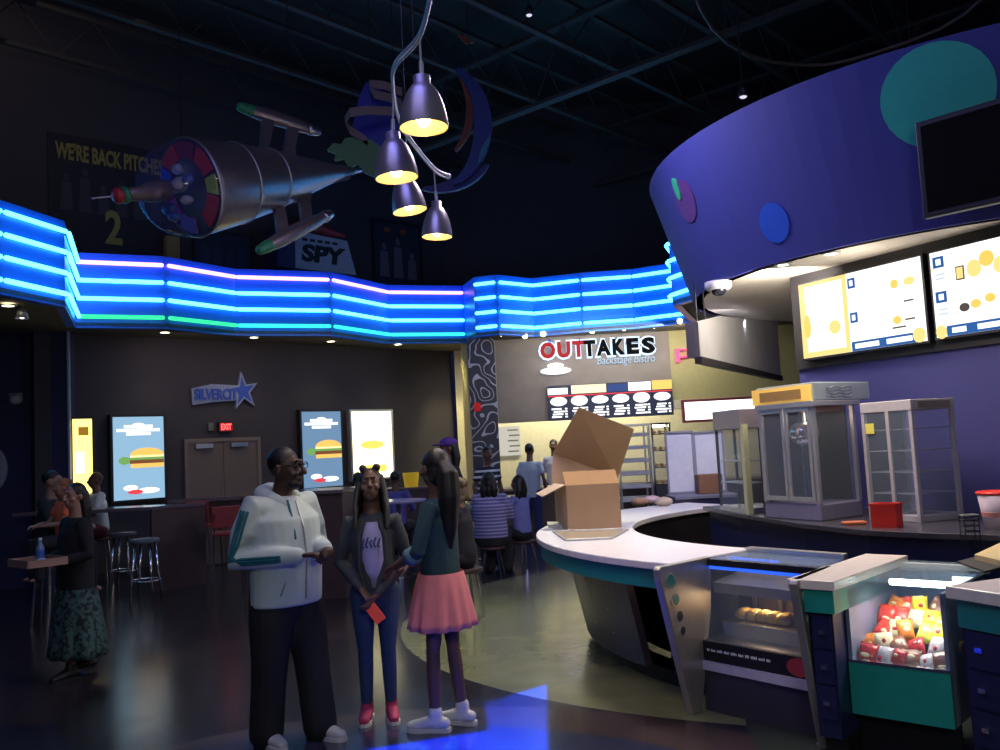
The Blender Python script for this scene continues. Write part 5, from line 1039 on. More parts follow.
# blue bins at the far left
for i, (x, lab) in enumerate(((-2, 'left'), (30, 'right'))):
    p = atZ(x, 577, 0); t = thing('trash_bin', 'navy waste bin against the dark left wall, %s one' % lab, 'bin', p)
    part('body', MB().box((p.x, p.y + 0.35, 0.42), (0.56, 0.5, 0.84)), mat('bin_navy', (0.012, 0.03, 0.12), 0.35), t, bevel=0.02); part('lid', MB().box((p.x, p.y + 0.35, 0.87), (0.60, 0.54, 0.06)), mat('bin_lid', (0.06, 0.07, 0.12), 0.3), t, bevel=0.015); part('flap', MB().box((p.x, p.y + 0.09, 0.68), (0.36, 0.02, 0.18)), M_dark, t)

# ------------------------------------------------------------------ people
def hand(mb, wr, d, n, side, s=1.0, curl=0.35, close=0.0):
    """palm plus four fingers and a thumb; d finger direction, n palm side, side = thumb side direction"""
    d = d.normalized(); n = (n - d * n.dot(d)).normalized(); tt = (side - d * side.dot(d) - n * side.dot(n)).normalized()
    mb.limb([wr - d*0.01*s, wr + d*0.035*s, wr + d*0.075*s], [0.026*s, 0.036*s, 0.038*s], 12, flat=(0.42, 1.0), up=n)
    for k, (off, L) in enumerate(((0.027, 0.070), (0.009, 0.078), (-0.010, 0.072), (-0.027, 0.056))):
        p = wr + d*0.082*s + tt*off*s; ang = curl * (1 + 0.12*k); pts = [p - d*0.015*s, p]; a = ang * 0.6
        for q, f in enumerate((0.45, 0.32, 0.23)):
            dd = d*math.cos(a) + n*math.sin(a); p = p + dd * L * f * s; pts.append(p); a += ang
        mb.limb(pts, [0.0095*s, 0.0095*s, 0.009*s, 0.008*s, 0.007*s], 8)
    b = wr + d*0.022*s + tt*0.026*s; d1 = (tt*0.75 + d*0.65 + n*0.25).normalized(); d2 = (tt*0.25 + d*0.9 + n*(0.3 + close)).normalized()
    mb.limb([b, b + d1*0.034*s, b + d1*0.034*s + d2*0.028*s, b + d1*0.034*s + d2*0.048*s], [0.013*s, 0.0115*s, 0.010*s, 0.008*s], 8)
def rotz(v, a): return V((v[0]*math.cos(a) - v[1]*math.sin(a), v[0]*math.sin(a) + v[1]*math.cos(a), v[2]))
SKIN = {'deep': (0.060, 0.028, 0.018), 'brown': (0.13, 0.062, 0.040), 'tan': (0.30, 0.16, 0.11)}
def person(label, at, face, H, J=None, girth=1.0, skin='deep', top=None, top_m=None, bottom=None, bottom_m=None, shoes_m=None, hair='short', hair_m=None,
           head_yaw=0.0, head_pitch=0.0, vox=0.009, sleeve='long', hem=0.80, hood=False, hands='curl', open_front=None, seated=False, chest_w=1.0, group=None, base_z=0.0, detail=True, head_s=1.06, curl=0.5):
    s = H / 1.75; ang = math.atan2(-face[0], face[1])
    t = thing('person', label, 'person', (at[0], at[1], base_z), ang, group)
    j = dict(ankL=(-.10, -.01, .09), ankR=(.10, -.01, .09), kneeL=(-.10, .02, .49), kneeR=(.10, .02, .49), hipL=(-.09, 0, .90), hipR=(.09, 0, .90), pel=(0, 0, .94), waist=(0, 0, 1.10), chest=(0, 0, 1.30), neck=(0, -.01, 1.47), head=(0, .015, 1.635),
             shL=(-.175, 0, 1.385), shR=(.175, 0, 1.385), elL=(-.25, -.03, 1.13), elR=(.25, -.03, 1.13), wrL=(-.26, .06, .88), wrR=(.26, .06, .88), toeL=None, toeR=None)
    if seated: j.update(pel=(0, 0, .55), waist=(0, .02, .72), chest=(0, .03, .92), neck=(0, .04, 1.09), head=(0, .06, 1.255), shL=(-.185, .03, 1.03), shR=(.185, .03, 1.03), hipL=(-.10, .02, .52), hipR=(.10, .02, .52), kneeL=(-.12, .42, .52), kneeR=(.12, .42, .52), ankL=(-.12, .40, .10), ankR=(.12, .40, .10), elL=(-.25, .14, .78), elR=(.25, .14, .78), wrL=(-.14, .36, .76), wrR=(.14, .36, .76))
    if J: j.update(J)
    P = {k: V(v) * s for k, v in j.items() if v is not None}; g = girth
    ms = mat('skin_' + skin, SKIN[skin], 0.5, noise=0.06)
    hs = s * head_s; hd = P['head']; HR = Matrix.Rotation(head_yaw, 3, 'Z') @ Matrix.Rotation(head_pitch, 3, 'X'); Hh = lambda x, y, z: hd + HR @ V((x*hs, y*hs, z*hs)); HM = HR.to_4x4()
    # body: one continuous skin surface
    b = MB()
    b.ell(Hh(0, -.012, .028), (.076*s, .094*s, .098*s), HM, 20); b.ell(Hh(0, .022, -.040), (.058*s, .066*s, .074*s), HM, 18); b.ell(Hh(0, .040, -.082), (.030*s, .030*s, .026*s), HM, 12)
    b.limb([Hh(0, .084, .028), Hh(0, .100, .004), Hh(0, .108, -.016)], [.009*s, .013*s, .017*s], 10); b.ell(Hh(0, .092, -.020), (.022*s, .014*s, .010*s), HM, 10)
    b.ell(Hh(0, .080, .046), (.050*s, .014*s, .010*s), HM, 12); b.ell(Hh(0, .083, -.045), (.025*s, .013*s, .008*s), HM, 12); b.ell(Hh(0, .080, -.058), (.021*s, .013*s, .009*s), HM, 12)
    for k in (-1, 1): b.ell(Hh(.077*k, -.006, .0), (.010*s, .020*s, .032*s), HM, 10); b.ell(Hh(.042*k, .058, -.018), (.024*s, .026*s, .024*s), HM, 10)
    b.limb([P['chest'], P['neck'], hd + (P['neck'] - hd)*0.3], [.10*s, .062*s, .056*s], 14)
    b.limb([P['pel'], P['waist'], P['chest'], P['neck'] - V((0, 0, .09*s))], [.12*s, .11*s, .12*s, .085*s], 16, flat=(0.8, 1.15), up=(0, 1, 0))
    for k in 'LR':
        sg = -1 if k == 'L' else 1
        b.limb([P['chest'] + V((0, 0, .05*s)), P['sh'+k], P['el'+k], P['el'+k].lerp(P['wr'+k], .4), P['wr'+k]], [.05*s, .043*s*g**.5, .036*s*g**.5, .038*s, .025*s], 12)
        d = (P['wr'+k] - P['el'+k]).normalized(); inward = V((-sg, 0, 0)); nn = V((0, 0.25, -1)) if abs(d.z) < 0.6 else inward
        side = V((-sg, 0.2, 0)) if abs(d.z) < 0.6 else V((0, 1, 0))
        if hands == 'flat': nn = V((0, 0, 1))
        hand(b, P['wr'+k] + d*0.01*s, d, nn, side, s*0.98, curl)
        b.limb([P['hip'+k] - V((0,0,0)), P['knee'+k], P['knee'+k].lerp(P['ank'+k], .3), P['ank'+k]], [.075*s, .044*s, .046*s, .033*s], 12)
        b.limb([P['ank'+k] + V((0, -.02*s, -.03*s)), P['ank'+k] + V((0, .10*s, -.05*s))], [.035*s, .028*s], 10)
    part('body', b, ms, t, world=False, remesh=vox * 0.75 if detail else vox, relax=2)
    if detail:
        for k in (-1, 1):
            e = part('eye', MB().ell(Hh(.031*k, .076, .022), (.012*s, .006*s, .0065*s), HM, 12), mat('eye_white', (0.22, 0.20, 0.19), 0.4), t, smooth=True, world=False)
            part('iris', MB().ell(Hh(.031*k, .0815, .022), (.0055*s, .002*s, .0055*s), HM, 10), M_dark, e, smooth=True, world=False)
    # clothes
    def tors(mb, w0, dep, z_h, grow=1.0):
        pel = P['pel']; zs = [z_h*s if not seated else pel.z - .04*s]; 
        cs = [V((pel.x, pel.y, zs[0])), pel.lerp(P['waist'], .35), P['waist'], P['chest'], P['chest'].lerp(P['neck'], .55), P['neck'] - V((0, 0, .02*s))]
        ww = [.172, .172, .166, .180, .135, .075]; dd = [.125, .13, .128, .125, .095, .068]; rings = []
        for c, a, q in zip(cs, ww, dd):
            a *= w0 if c.z < P['chest'].z + .01 else w0**.4; q *= dep if c.z < P['chest'].z + .01 else dep**.5
            rings.append([c + V((a*s*grow*math.cos(2*PI*i/24), q*s*grow*math.sin(2*PI*i/24), 0)) for i in range(24)])
        mb.loft(rings)
    if top:
        m = MB(); tors(m, g*chest_w, g, hem)
        for k in 'LR':
            sh, el, wr = P['sh'+k], P['el'+k], P['wr'+k]; c0 = P['chest'] + V((0, 0, .035*s)); ga = g**.75
            if sleeve == 'long': m.limb([c0, sh, sh.lerp(el, .5), el, el.lerp(wr, .6), wr.lerp(el, .06)], [.078*s*ga, .068*s*ga, .061*s*g, .054*s*g, .046*s*g, .036*s*g], 14)
            elif sleeve == 'half': m.limb([c0, sh, sh.lerp(el, .5), el, el.lerp(wr, .22)], [.078*s*ga, .064*s*ga, .056*s*g, .051*s*g, .048*s*g], 14)
            else: m.limb([c0, sh, sh.lerp(el, .5)], [.078*s*ga, .066*s*ga, .060*s*g], 14)
        if top == 'coat': pass
        o = part(top, m, top_m, t, world=False, remesh=vox, relax=4)
        if hood:
            part('hood', MB().limb([P['neck'] + V((-.09*s, .0, -.03*s)), P['neck'] + V((-.09*s, -.07*s, .0)), P['neck'] + V((0, -.12*s, .0)), P['neck'] + V((.09*s, -.07*s, .0)), P['neck'] + V((.09*s, .0, -.03*s)), P['neck'] + V((.04*s, .085*s, -.07*s))], [.045*s, .055*s, .065*s, .055*s, .045*s, .03*s], 12), top_m, t, world=False, remesh=vox, relax=2)
    if bottom in ('trousers', 'jeans'):
        m = MB(); wd = 1.0 if bottom == 'jeans' else 1.3
        m.limb([P['pel'] - V((0, 0, .05*s)), P['pel'] + V((0, 0, .07*s))], [.145*s*g, .140*s*g], 18, flat=(.85, 1.08), up=(0, 1, 0))
        for k in 'LR':
            hp, kn, an = P['hip'+k], P['knee'+k], P['ank'+k]
            m.limb([hp + V((0, 0, -.01*s)), hp.lerp(kn, .5), kn, kn.lerp(an, .4), an + V((0, 0, -.015*s))], [.102*s*g, .086*s*g*wd**.5, .062*s*g*wd, .058*s*g*wd, (.044 if bottom == 'jeans' else .066)*s*g*wd**.5], 14)
        part(bottom, m, bottom_m, t, world=False, remesh=vox, relax=3)
    elif bottom and bottom[0] == 'skirt':
        _, z1, z0, r1, r0, n, amp = bottom; m = MB(); rings = []
        for k in range(9):
            q = k/8; z = z1 + (z0 - z1)*q; r = r1 + (r0 - r1)*q**.8; ring = []
            for i in range(n*6):
                a = 2*PI*i/(n*6); rr_ = r*(1 + amp*q*math.sin(a*n + math.sin(a*3)*0.8)); ring.append(V((P['pel'].x + rr_*1.08*math.cos(a), P['pel'].y + rr_*.88*math.sin(a), z))*1.0)
            rings.append([V((v.x, v.y, v.z*s)) for v in ring])
        for k in range(8, -1, -1): rings.append([V((P['pel'].x + (v.x - P['pel'].x)*.96, P['pel'].y + (v.y - P['pel'].y)*.96, v.z)) for v in rings[k]])
        m.loft(rings, close=False); part('skirt', m, bottom_m, t, world=False, smooth=True)
    if shoes_m:
        for k in 'LR':
            an = P['ank'+k]; kn = P['knee'+k]; td = j.get('toe'+k); td = V(td).normalized() if td else V((-.12 if k == 'L' else .12, 1, 0)).normalized(); sx = V((td.y, -td.x, 0)); g0_ = V((an.x, an.y, an.z - .09*s)); m = MB()
            m.limb([g0_ - td*.055*s + V((0,0,.055*s)), g0_ + td*.03*s + V((0,0,.062*s)), g0_ + td*.09*s + V((0,0,.045*s)), g0_ + td*.155*s + V((0,0,.035*s))], [.040*s, .047*s, .045*s, .036*s], 14, flat=(.85, 1.0), up=(0, 0, 1))
            m.limb([g0_ + V((0,0,.05*s)), g0_ + V((0,0,.12*s))], [.042*s, .046*s], 12)
            sh_ = part('shoe', m, shoes_m[0], t, world=False, remesh=.008, relax=2)
            prof = []
            for q, wdt in ((-.095, .022), (-.085, .036), (-.04, .042), (.05, .043), (.11, .048), (.16, .040), (.19, .016)): prof.append(g0_ + td*q*s + sx*wdt*s)
            for q, wdt in ((.19, .016), (.16, .040), (.11, .048), (.05, .036), (-.04, .038), (-.085, .034), (-.095, .020)): prof.append(g0_ + td*q*s - sx*wdt*s)
            part('sole', MB().ext(prof, (0, 0, .024*s)), shoes_m[1], sh_, world=False)
    hm = hair_m or mat('black_hair', (0.008, 0.006, 0.006), 0.5, noise=0.4, scale=60)
    if hair:
        m = MB()
        if hair == 'short': m.ell(Hh(0, -.022, .046), (.081*s, .096*s, .090*s), HM, 18)
        elif hair == 'cap': m.ell(Hh(0, -.02, .045), (.084*s, .10*s, .086*s), HM, 18)
        else:
            m.ell(Hh(0, -.028, .042), (.088*s, .100*s, .094*s), HM, 18); m.ell(Hh(0, -.055, -.02), (.085*s, .070*s, .095*s), HM, 16)
            if hair == 'long':
                for k in (-1, 0, 1): m.limb([Hh(.05*k, -.06, .02), Hh(.065*k, -.07, -.10), Hh(.075*k, -.055, -.24 - .03*(k == 0))], [.05*s, .055*s, .03*s], 12)
            if hair == 'braids':
                for k in range(-4, 5):
                    a = k*.5; m.limb([Hh(.08*math.sin(a), -.02 - .06*math.cos(a), .02), Hh(.10*math.sin(a), -.02 - .075*math.cos(a), -.10), Hh(.115*math.sin(a), -.0 - .07*math.cos(a), -.26 - .015*(k % 3))], [.028*s, .024*s, .014*s], 8)
                for k in (-1, 1): m.limb([Hh(.07*k, .0, .06), Hh(.092*k, .02, -.05), Hh(.105*k, .055, -.17), Hh(.10*k, .075, -.30)], [.024*s, .024*s, .020*s, .012*s], 10)
                m.ell(Hh(-.045, .02, .125), (.03*s, .03*s, .03*s), n=10); m.ell(Hh(.05, .0, .125), (.03*s, .03*s, .03*s), n=10)
            if hair == 'pony':
                m.limb([Hh(0, -.09, .02), Hh(.0, -.135, -.03), Hh(.0, -.14, -.16), Hh(0, -.12, -.34), Hh(.0, -.11, -.46)], [.055*s, .07*s, .075*s, .06*s, .03*s], 12)
            if hair == 'curly':
                rr_ = random.Random(2)
                for i in range(26): a = rr_.uniform(-2.2, 2.2); m.ell(Hh(.09*math.sin(a), -.02 - .08*math.cos(a), rr_.uniform(-.12, .08)), (.04*s, .04*s, .04*s), n=8)
        o = part('hair', m, hm, t, world=False, remesh=.008, relax=1)
    t['_s'] = s
    return t, P, Hh, HM, s
def clean(t): 
    if '_s' in t: del t['_s']

# the man in the hoodie
M_hoodie = mat('pale_grey_fleece', (0.47, 0.55, 0.56), 0.9, noise=0.06)
mp = atZ(290, 741, 0)
t, P, Hh, HM, s = person('large man in a pale grey hoodie with teal sleeve stripes and black trousers, hands together', mp, (0.80, -0.60), 1.80, girth=1.36, vox=.010,
    J=dict(elR=(.295, -.06, 1.09), wrR=(.10, .27, 1.10), elL=(-.28, -.02, 1.10), wrL=(-.03, .33, 1.12), shR=(.205, -.02, 1.375), shL=(-.205, -.02, 1.375), waist=(0, .03, 1.08), pel=(0, .01, .93), ankL=(-.13, .12, .09), ankR=(.12, -.06, .09), kneeL=(-.12, .07, .49), kneeR=(.12, -.01, .49), neck=(0, .0, 1.455), head=(0, .045, 1.59)), head_s=1.15, curl=0.8,
    top='hoodie', top_m=M_hoodie, bottom='trousers', bottom_m=mat('black_track_fabric', (0.010, 0.010, 0.013), 0.8), shoes_m=(mat('white_leather', (0.48, 0.48, 0.52), 0.5), mat('white_rubber', (0.55, 0.55, 0.58), 0.5)), head_yaw=0.35, hood=True, hem=.80)
M_tl = mat('teal_stripe_cloth', (0.01, 0.12, 0.16), 0.8)
G = 1.36
for k in (-1, 0, 1):   # three stripes down the near sleeve
    sh, el, wr = P['shR'], P['elR'], P['wrR']; pts = []
    def off(p, d, rad):
        d = d.normalized(); o = V((0.90, 0.44, 0.1)); o = (o - d*o.dot(d)).normalized(); q = d.cross(o); a = k * 0.24; return p + (o*math.cos(a) + q*math.sin(a)) * rad
    pts = [off(sh + (el - sh)*.10, el - sh, .070*s*G**.75), off(sh.lerp(el, .35), el - sh, .066*s*G**.85), off(sh.lerp(el, .75), el - sh, .056*s*G), off(el, wr - sh, .053*s*G)]
    oo = []
    d = (wr - el).normalized(); o = V((0.75, 0.55, -0.12)); o = (o - d*o.dot(d)).normalized(); q = d.cross(o)
    for f, r_ in ((.15, .050), (.45, .046), (.72, .042)): oo.append(el.lerp(wr, f) + (o*math.cos(-k*.24) + q*math.sin(-k*.24)) * r_*s*G)
    part('sleeve_stripe', MB().limb(pts + oo, .0085, 8), M_tl, t, world=False, smooth=True)
part('drawstring', MB().limb([P['neck'] + V((.045, .105, -.05)), P['neck'] + V((.055, .150, -.14)), P['neck'] + V((.06, .185, -.27))], .008, 8), M_tl, t, world=False, smooth=True)
part('zipper', MB().limb([V((0, .125*s*1.0, 1.40*s)), V((0, .185*s, 1.25*s)), V((0, .205*s, 1.08*s)), V((0, .188*s, .84*s))], .006, 6), M_alu, t, world=False)
part('pocket_edge', MB().limb([V((.10, .175, 1.05)), V((.155, .15, .90))], .006, 6), mat('grey_seam', (0.22, 0.26, 0.27), 0.9), t, world=False)
part('shirt_collar', MB().limb([P['neck'] + V((-.03, .075, -.04)), P['neck'] + V((0, .09, -.06)), P['neck'] + V((.03, .075, -.04))], .018, 10), mat('white_cotton', (0.6, 0.62, 0.64), 0.8), t, world=False, smooth=True)
m = MB()
gp = part('glasses', m.tube([Hh(-.012, .100, .026), Hh(.012, .100, .026)], .0028, 6), M_dark, t, world=False)
for k in (-1, 1):
    part('lens_rim', MB().tube([Hh(.034*k + .024*math.cos(2*PI*i/16), .096, .020 + .017*math.sin(2*PI*i/16)) for i in range(17)], .0028, 6), M_dark, gp, world=False); part('temple_arm', MB().tube([Hh(.058*k, .094, .026), Hh(.082*k, .03, .022), Hh(.082*k, -.01, .012)], .0028, 6), M_dark, gp, world=False)
part('beard', MB().ell(Hh(0, .040, -.072), (.050*s, .050*s, .040*s), HM, 14), mat('black_hair', (0, 0, 0)), t, world=False, smooth=True)
for k in (-1, 1):
    part('hip_crease', MB().limb([V((.12*k, .14, .88)), V((.06*k, .17, .83))], .004, 6), mat('grey_seam', (0, 0, 0)), t, world=False)
clean(t)

# girl in lavender shirt
mp = atZ(380, 719, 0)
t, P, Hh, HM, s = person('girl in dark jacket, lavender shirt, jeans and magenta sneakers, standing between the other two', mp, (0.10, -1.0), 1.60, girth=.90, vox=.008,
    J=dict(elR=(.235, -.03, 1.10), wrR=(.085, .15, .93), elL=(-.235, -.02, 1.10), wrL=(-.02, .17, .88), ankL=(-.085, 0, .09), ankR=(.085, .0, .09), kneeL=(-.08, .03, .49), kneeR=(.08, .03, .49), shL=(-.165, 0, 1.38), shR=(.165, 0, 1.38)),
    skin='brown', top='jacket', top_m=mat('dark_slate_jacket', (0.030, 0.036, 0.050), 0.8), bottom='jeans', bottom_m=mat('blue_denim', (0.022, 0.045, 0.115), 0.8, noise=0.3, scale=30), shoes_m=(mat('magenta_canvas', (0.36, 0.02, 0.09), 0.7), mat('white_rubber', (0, 0, 0))), hair='braids', head_pitch=0.22, hem=.90)
fr = MB(); rings = []
for z, w_, y_ in ((1.385, .050, .108), (1.30, .078, .130), (1.18, .088, .134), (1.05, .075, .128), (.93, .045, .118)):
    rings.append([V((w_*s*q, (y_ - .035*q*q)*s*.98, z*s)) for q in (-1, -.6, -.2, .2, .6, 1)] + [V((w_*s*q, (y_ - .045 - .035*q*q)*s, z*s)) for q in (1, .6, .2, -.2, -.6, -1)])
lav = part('shirt_front', fr.loft(rings), mat('lavender_cotton', (0.36, 0.33, 0.60), 0.85), t, world=False, smooth=True)
m = MB()
for i in range(5):
    x = (-.055 + .0275*i)*s; m.limb([V((x, .130*s, (1.27 + .012*math.sin(i*2.4))*s)), V((x + .018*s, .134*s, (1.235 - .015*math.cos(i*1.7))*s)), V((x + .005, .133*s, 1.215*s))], .0055, 6)
part('shirt_print', m, mat('indigo_print', (0.04, 0.05, 0.25), 0.8), lav, world=False)
for k in (-1, 1): part('jacket_lapel', MB().limb([V((.055*k*s, .10*s, 1.40*s)), V((.088*k*s, .128*s, 1.28*s)), V((.094*k*s, .128*s, 1.08*s)), V((.055*k*s, .128*s, .90*s))], [.014*s, .018*s, .016*s, .012*s], 10), mat('dark_slate_jacket', (0, 0, 0)), t, world=False, smooth=True)
clean(t)
ph = P['wrL'] + V((0.01, .045, -.10)); root = Matrix.Translation(t.location) @ t.rotation_euler.to_matrix().to_4x4()
tp = thing('phone', 'red cased phone held low by the girl in lavender', 'phone', root @ ph); mx = root @ Matrix.Translation(ph) @ Matrix.Rotation(R(35), 4, 'Y')
part('case', MB().box(mx.translation, (0.070, 0.012, 0.125), mx), mat('coral_case', (0.75, 0.07, 0.05), 0.4, emit=(1, .1, .06), power=.1), tp, bevel=.004); part('screen', MB().box(mx @ V((0, -.0065, 0)), (0.060, 0.002, 0.110), mx), M_dark, tp)  # case colour glows slightly by itself, no lamp inside

# girl in the pink skirt
mp = atZ(448, 728, 0)
M_den = mat('dark_teal_denim', (0.020, 0.058, 0.080), 0.8, noise=0.2, scale=30)
t, P, Hh, HM, s = person('girl in a denim jacket and pink pleated skirt seen from the side, reaching left', mp, (-0.93, 0.28), 1.70, girth=.92, vox=.008,
    J=dict(elL=(-.23, .06, 1.13), wrL=(-.10, .27, 1.03), elR=(.22, .05, 1.13), wrR=(.10, .25, 1.02), ankL=(-.08, .05, .09), ankR=(.09, -.07, .09), kneeL=(-.07, .05, .49), kneeR=(.08, -.03, .49)),
    skin='brown', top='jacket', top_m=M_den, sleeve='half', bottom=('skirt', .98, .64, .155, .235, 13, .07), bottom_m=mat('pink_pleated_cloth', (0.80, 0.24, 0.27), 0.85), shoes_m=(mat('white_canvas', (0.58, 0.57, 0.58), 0.7), mat('white_rubber', (0, 0, 0))), hair='pony', head_yaw=-.55, hem=.93)
part('jacket_hem', MB().lathe([(.158*s, .915*s), (.168*s, .915*s), (.168*s, .955*s), (.158*s, .955*s)], 28, Matrix.Scale(.86, 4, (0, 1, 0)), cap=False), M_den, t, world=False)
for k in 'LR':
    e, w_ = P['el'+k], P['wr'+k]; part('rolled_cuff', MB().tube([e.lerp(w_, .10), e.lerp(w_, .36)], .056*s, 14), mat('pale_denim_cuff', (0.10, 0.20, 0.27), 0.8), t, world=False, smooth=True)
part('hair_band', MB().ell(Hh(0.0, -.125, .01), (.045, .035, .025), n=12), mat('pink_scrunchie', (0.75, 0.40, 0.55), 0.8), t, world=False, smooth=True)
clean(t)

# woman walking at the left with a tray
mp = atZ(78, 676, 0)
M_blk = mat('black_knit', (0.009, 0.009, 0.012), 0.9)
def blot(name, c0, c1, sc):
    m = mat(name, c0, 0.85); nt = m.node_tree; nz = [n for n in nt.nodes if n.type == 'TEX_NOISE'][0]; nz.inputs['Scale'].default_value = sc
    mx = [n for n in nt.nodes if n.type == 'MIX'][0]; cr = nt.nodes.new('ShaderNodeValToRGB'); cr.color_ramp.elements[0].position = .42; cr.color_ramp.elements[0].color = (*c0, 1); cr.color_ramp.elements[1].position = .55; cr.color_ramp.elements[1].color = (*c1, 1)
    nt.links.new(nz.outputs['Fac'], cr.inputs[0]); nt.links.new(cr.outputs[0], nt.nodes['Principled BSDF'].inputs['Base Color']); return m
t, P, Hh, HM, s = person('woman in a black coat and teal patterned long skirt walking left with a tray', mp, (-0.66, -0.75), 1.58, girth=1.10, vox=.010,
    J=dict(elR=(.25, .02, 1.12), wrR=(.16, .20, 1.07), elL=(-.25, .0, 1.11), wrL=(-.16, .20, 1.07), ankL=(-.08, .10, .09), ankR=(.08, -.12, .12)),
    skin='tan', top='coat', top_m=M_blk, bottom=('skirt', .80, .19, .17, .25, 9, .08), bottom_m=blot('teal_patterned_cloth', (0.008, 0.013, 0.018), (0.04, 0.10, 0.09), 26), shoes_m=(M_dark, M_dark), hair='long', hem=.52, head_yaw=.35)
clean(t); root = Matrix.Translation(t.location) @ t.rotation_euler.to_matrix().to_4x4(); c = root @ V((-.04, .36*s, 1.06*s)); mx = root.to_3x3().to_4x4()
tt_ = thing('food_tray', 'shallow brown food tray carried by the walking woman', 'tray', c); part('base', MB().box(c, (0.40, 0.30, 0.012), mx), mat('tray_brown', (0.30, 0.18, 0.14), 0.6), tt_)
m = MB()
for dx, dy, a, b in ((0, .15, .40, .012), (0, -.15, .40, .012), (.2, 0, .012, .30), (-.2, 0, .012, .30)): m.box(c + mx.to_3x3() @ V((dx, dy, .025)), (a, b, .06), mx)
part('rim', m, mat('tray_brown', (0, 0, 0)), tt_)
c2 = c + mx.to_3x3() @ V((.10, -.06, .006)); tt_ = thing('water_bottle', 'small clear blue water bottle standing on the carried tray', 'bottle', c2)
part('bottle', MB().lathe([(.028, 0), (.032, .02), (.032, .12), (.013, .165), (.013, .18)], 18, Matrix.Translation(c2)), mat('blue_plastic_bottle', (0.16, 0.28, 0.50), 0.2, alpha=.75), tt_, smooth=True); part('cap', MB().lathe([(.015, .18), (.015, .20)], 14, Matrix.Translation(c2)), mat('white_plastic', (0, 0, 0)), tt_); part('label', MB().lathe([(.0325, .05), (.0335, .055), (.0335, .10), (.0325, .105)], 18, Matrix.Translation(c2), cap=False), mat('blue_label', (0.03, 0.12, 0.45)), tt_)
c2 = c + mx.to_3x3() @ V((-.08, .0, .03)); tag(part('napkin_wad', MB().ell(c2, (.07, .05, .025), mx, n=10), mat('pale_blue_paper', (0.30, 0.38, 0.6), 0.8), smooth=True), 'pale blue crumpled wrapper lying on the carried tray', 'napkin')

# background people
def bgp(label, x, y, z_head, Yd, face, seated=True, **k):
    p = atY(x, y, Yd)
    k.setdefault('vox', .016); k.setdefault('detail', False)
    H = k.pop('H', 1.70); s = H / 1.75; bz = 0.0
    if seated: bz = max(0.0, p.z - 1.36 * s)
    r = person(label, (p.x, Yd), face, H, seated=seated, base_z=bz, **k); clean(r[0])
    if seated:
        a = math.atan2(-face[0], face[1]); st = thing('seat_stool', 'dark stool under the ' + label[:40].split(' with ')[0].split(' seen')[0].split(',')[0], 'stool', (p.x, Yd, 0), a)
        h = bz + .395*s; part('seat', MB().lathe([(.17, h - .04), (.185, h - .02), (.18, h), (.0, h + .005)], 20), mat('dark_vinyl', (0.05, 0.02, 0.02), 0.5), st, world=False)
        for q in range(4): aa = PI/4 + q*PI/2; part('leg', MB().tube([(.12*math.cos(aa), .12*math.sin(aa), h - .04), (.19*math.cos(aa), .19*math.sin(aa), 0)], .014, 6), M_chrome, st, world=False)
    return r
c_or = mat('orange_cotton', (0.75, 0.13, 0.05), 0.8); c_wh = mat('white_cotton', (0, 0, 0)); c_blkp = mat('black_cotton', (0.012, 0.011, 0.016), 0.85)
lil = mat('lilac_cotton', (0.20, 0.18, 0.42), 0.85)
hb = mat('brown_hair', (0.08, 0.035, 0.018), 0.6, noise=.4, scale=60); ho = mat('ginger_hair', (0.30, 0.10, 0.03), 0.6, noise=.4, scale=60)
bgp('man in black seated facing right by the dark left wall', 47, 473, 0, 10.2, (1, .1), skin='tan', top='shirt', top_m=c_blkp, bottom='trousers', bottom_m=c_blkp, hair='short', H=1.78, hood=False)
bgp('child in orange with ginger hair, seated behind the walking woman', 66, 480, 0, 9.7, (-.6, -.6), skin='tan', top='shirt', top_m=c_or, bottom='trousers', bottom_m=c_blkp, hair='curly', hair_m=ho, H=1.35, sleeve='short')
bgp('person in a white shirt hunched at the long walnut table', 99, 474, 0, 13.45, (-.7, -.6), skin='brown', top='shirt', top_m=c_wh, bottom='trousers', bottom_m=mat('maroon_cloth', (0.14, 0.02, 0.05), .8), hair='short', hair_m=hb, girth=1.05)
bgp('person in lilac seated left of the middle girl', 358, 474, 0, 14.0, (-.3, .95), skin='brown', top='shirt', top_m=lil, bottom='trousers', bottom_m=c_blkp)
bgp('person in violet seated right of the middle girl', 394, 473, 0, 14.0, (.2, .98), skin='brown', top='shirt', top_m=mat('violet_cotton', (0.09, 0.08, 0.30), .85), bottom='trousers', bottom_m=c_blkp)
r = bgp('tall person in black with a purple cap, behind the girl in the pink skirt', 449, 443, 0, 11.0, (-.9, -.3), seated=False, skin='brown', top='coat', top_m=c_blkp, bottom='trousers', bottom_m=c_blkp, hair='long', H=1.84, girth=1.15, hem=.7)
t, P, Hh, HM, s = r; part('cap', MB().ell(Hh(0, -.01, .07), (.095*s, .11*s, .065*s), HM, 16), mat('purple_felt', (0.10, 0.03, 0.28), .8), t, world=False, smooth=True); part('cap_brim', MB().ell(Hh(0, .10, .055), (.08*s, .08*s, .012*s), HM, 14), mat('purple_felt', (0, 0, 0)), t, world=False, smooth=True)
bgp('person with sandy curly hair seated right behind the pink scrunchie', 461, 480, 0, 9.3, (-.9, .35), skin='tan', top='shirt', top_m=c_blkp, bottom='trousers', bottom_m=c_blkp, hair='curly', hair_m=mat('sandy_hair', (0.13, 0.085, 0.04), .7, noise=.4, scale=60), H=1.62)
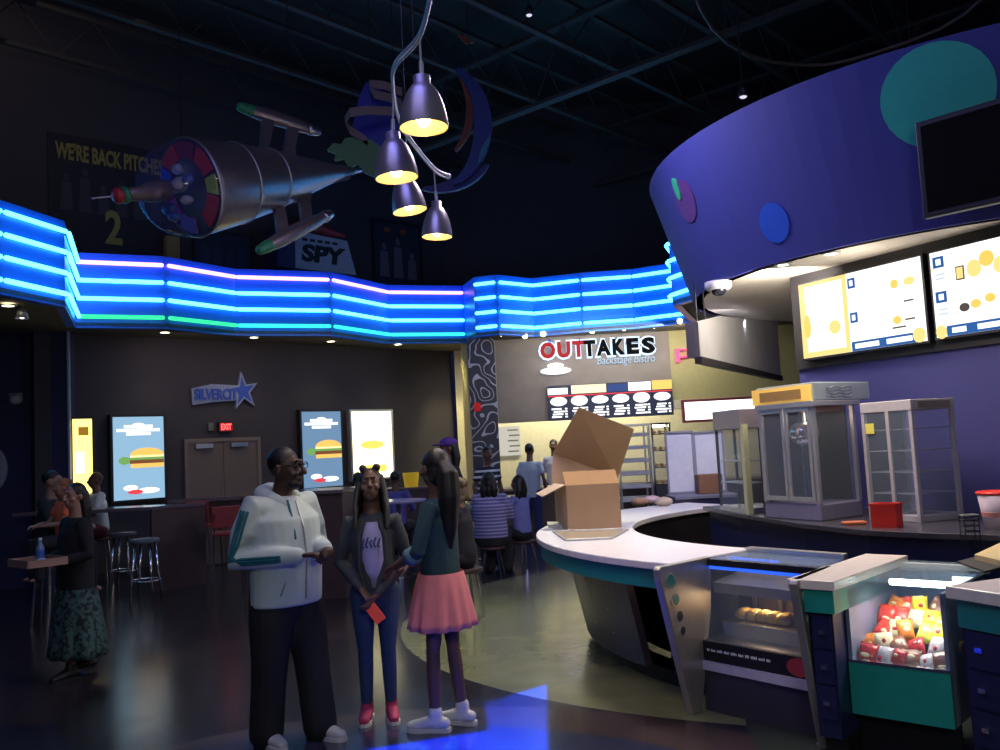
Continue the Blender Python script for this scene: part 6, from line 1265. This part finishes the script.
def stripes(name, c0, c1, sc):
    m = mat(name, c0, .85); nt = m.node_tree; tc = [n for n in nt.nodes if n.type == 'TEX_COORD'][0]; sp_ = nt.nodes.new('ShaderNodeSeparateXYZ'); nt.links.new(tc.outputs['Object'], sp_.inputs[0])
    a = nt.nodes.new('ShaderNodeMath'); a.operation = 'MULTIPLY'; a.inputs[1].default_value = sc; f = nt.nodes.new('ShaderNodeMath'); f.operation = 'FRACT'; g_ = nt.nodes.new('ShaderNodeMath'); g_.operation = 'GREATER_THAN'; g_.inputs[1].default_value = .62
    nt.links.new(sp_.outputs[2], a.inputs[0]); nt.links.new(a.outputs[0], f.inputs[0]); nt.links.new(f.outputs[0], g_.inputs[0]); x = nt.nodes.new('ShaderNodeMix'); x.data_type = 'RGBA'; x.inputs[6].default_value = (*c0, 1); x.inputs[7].default_value = (*c1, 1)
    nt.links.new(g_.outputs[0], x.inputs[0]); nt.links.new(x.outputs[2], nt.nodes['Principled BSDF'].inputs['Base Color']); return m
bgp('person in a black and white striped shirt standing by the swirl column', 486, 443, 0, 14.6, (.5, -.8), seated=False, skin='brown', top='shirt', top_m=stripes('black_white_stripes', (0.02, 0.02, 0.03), (0.7, 0.7, 0.75), 11), bottom='trousers', bottom_m=c_blkp, H=1.72, sleeve='short')
bgp('broad person in a lilac striped shirt seated with back turned at the bistro', 488, 475, 0, 12.2, (.15, 1), skin='brown', top='shirt', top_m=stripes('lilac_stripes', (0.12, 0.11, 0.26), (0.34, 0.32, 0.55), 22), bottom='trousers', bottom_m=c_blkp, girth=1.35, hair='long', H=1.75)
bgp('woman in a blue-lilac top seated beside the open carton', 520, 477, 0, 12.9, (-.7, .5), skin='brown', top='shirt', top_m=mat('blue_lilac_cotton', (0.17, 0.18, 0.45), .85), bottom='trousers', bottom_m=c_blkp, hair='long', H=1.62)
bgp('bistro worker in a white shirt standing at the service counter', 529, 444, 0, 16.2, (.3, 1), seated=False, skin='brown', top='shirt', top_m=mat('worker_white', (0.45, 0.50, 0.62), .8), bottom='trousers', bottom_m=mat('dark_blue_cloth', (0.02, 0.03, 0.12), .8), H=1.74, sleeve='short')
bgp('bistro worker half hidden behind the carton flaps', 553, 437, 0, 18.1, (-.2, -1), seated=False, skin='brown', top='shirt', top_m=mat('worker_pale', (0.40, 0.42, 0.62), .8), bottom='trousers', bottom_m=c_blkp, H=1.80)
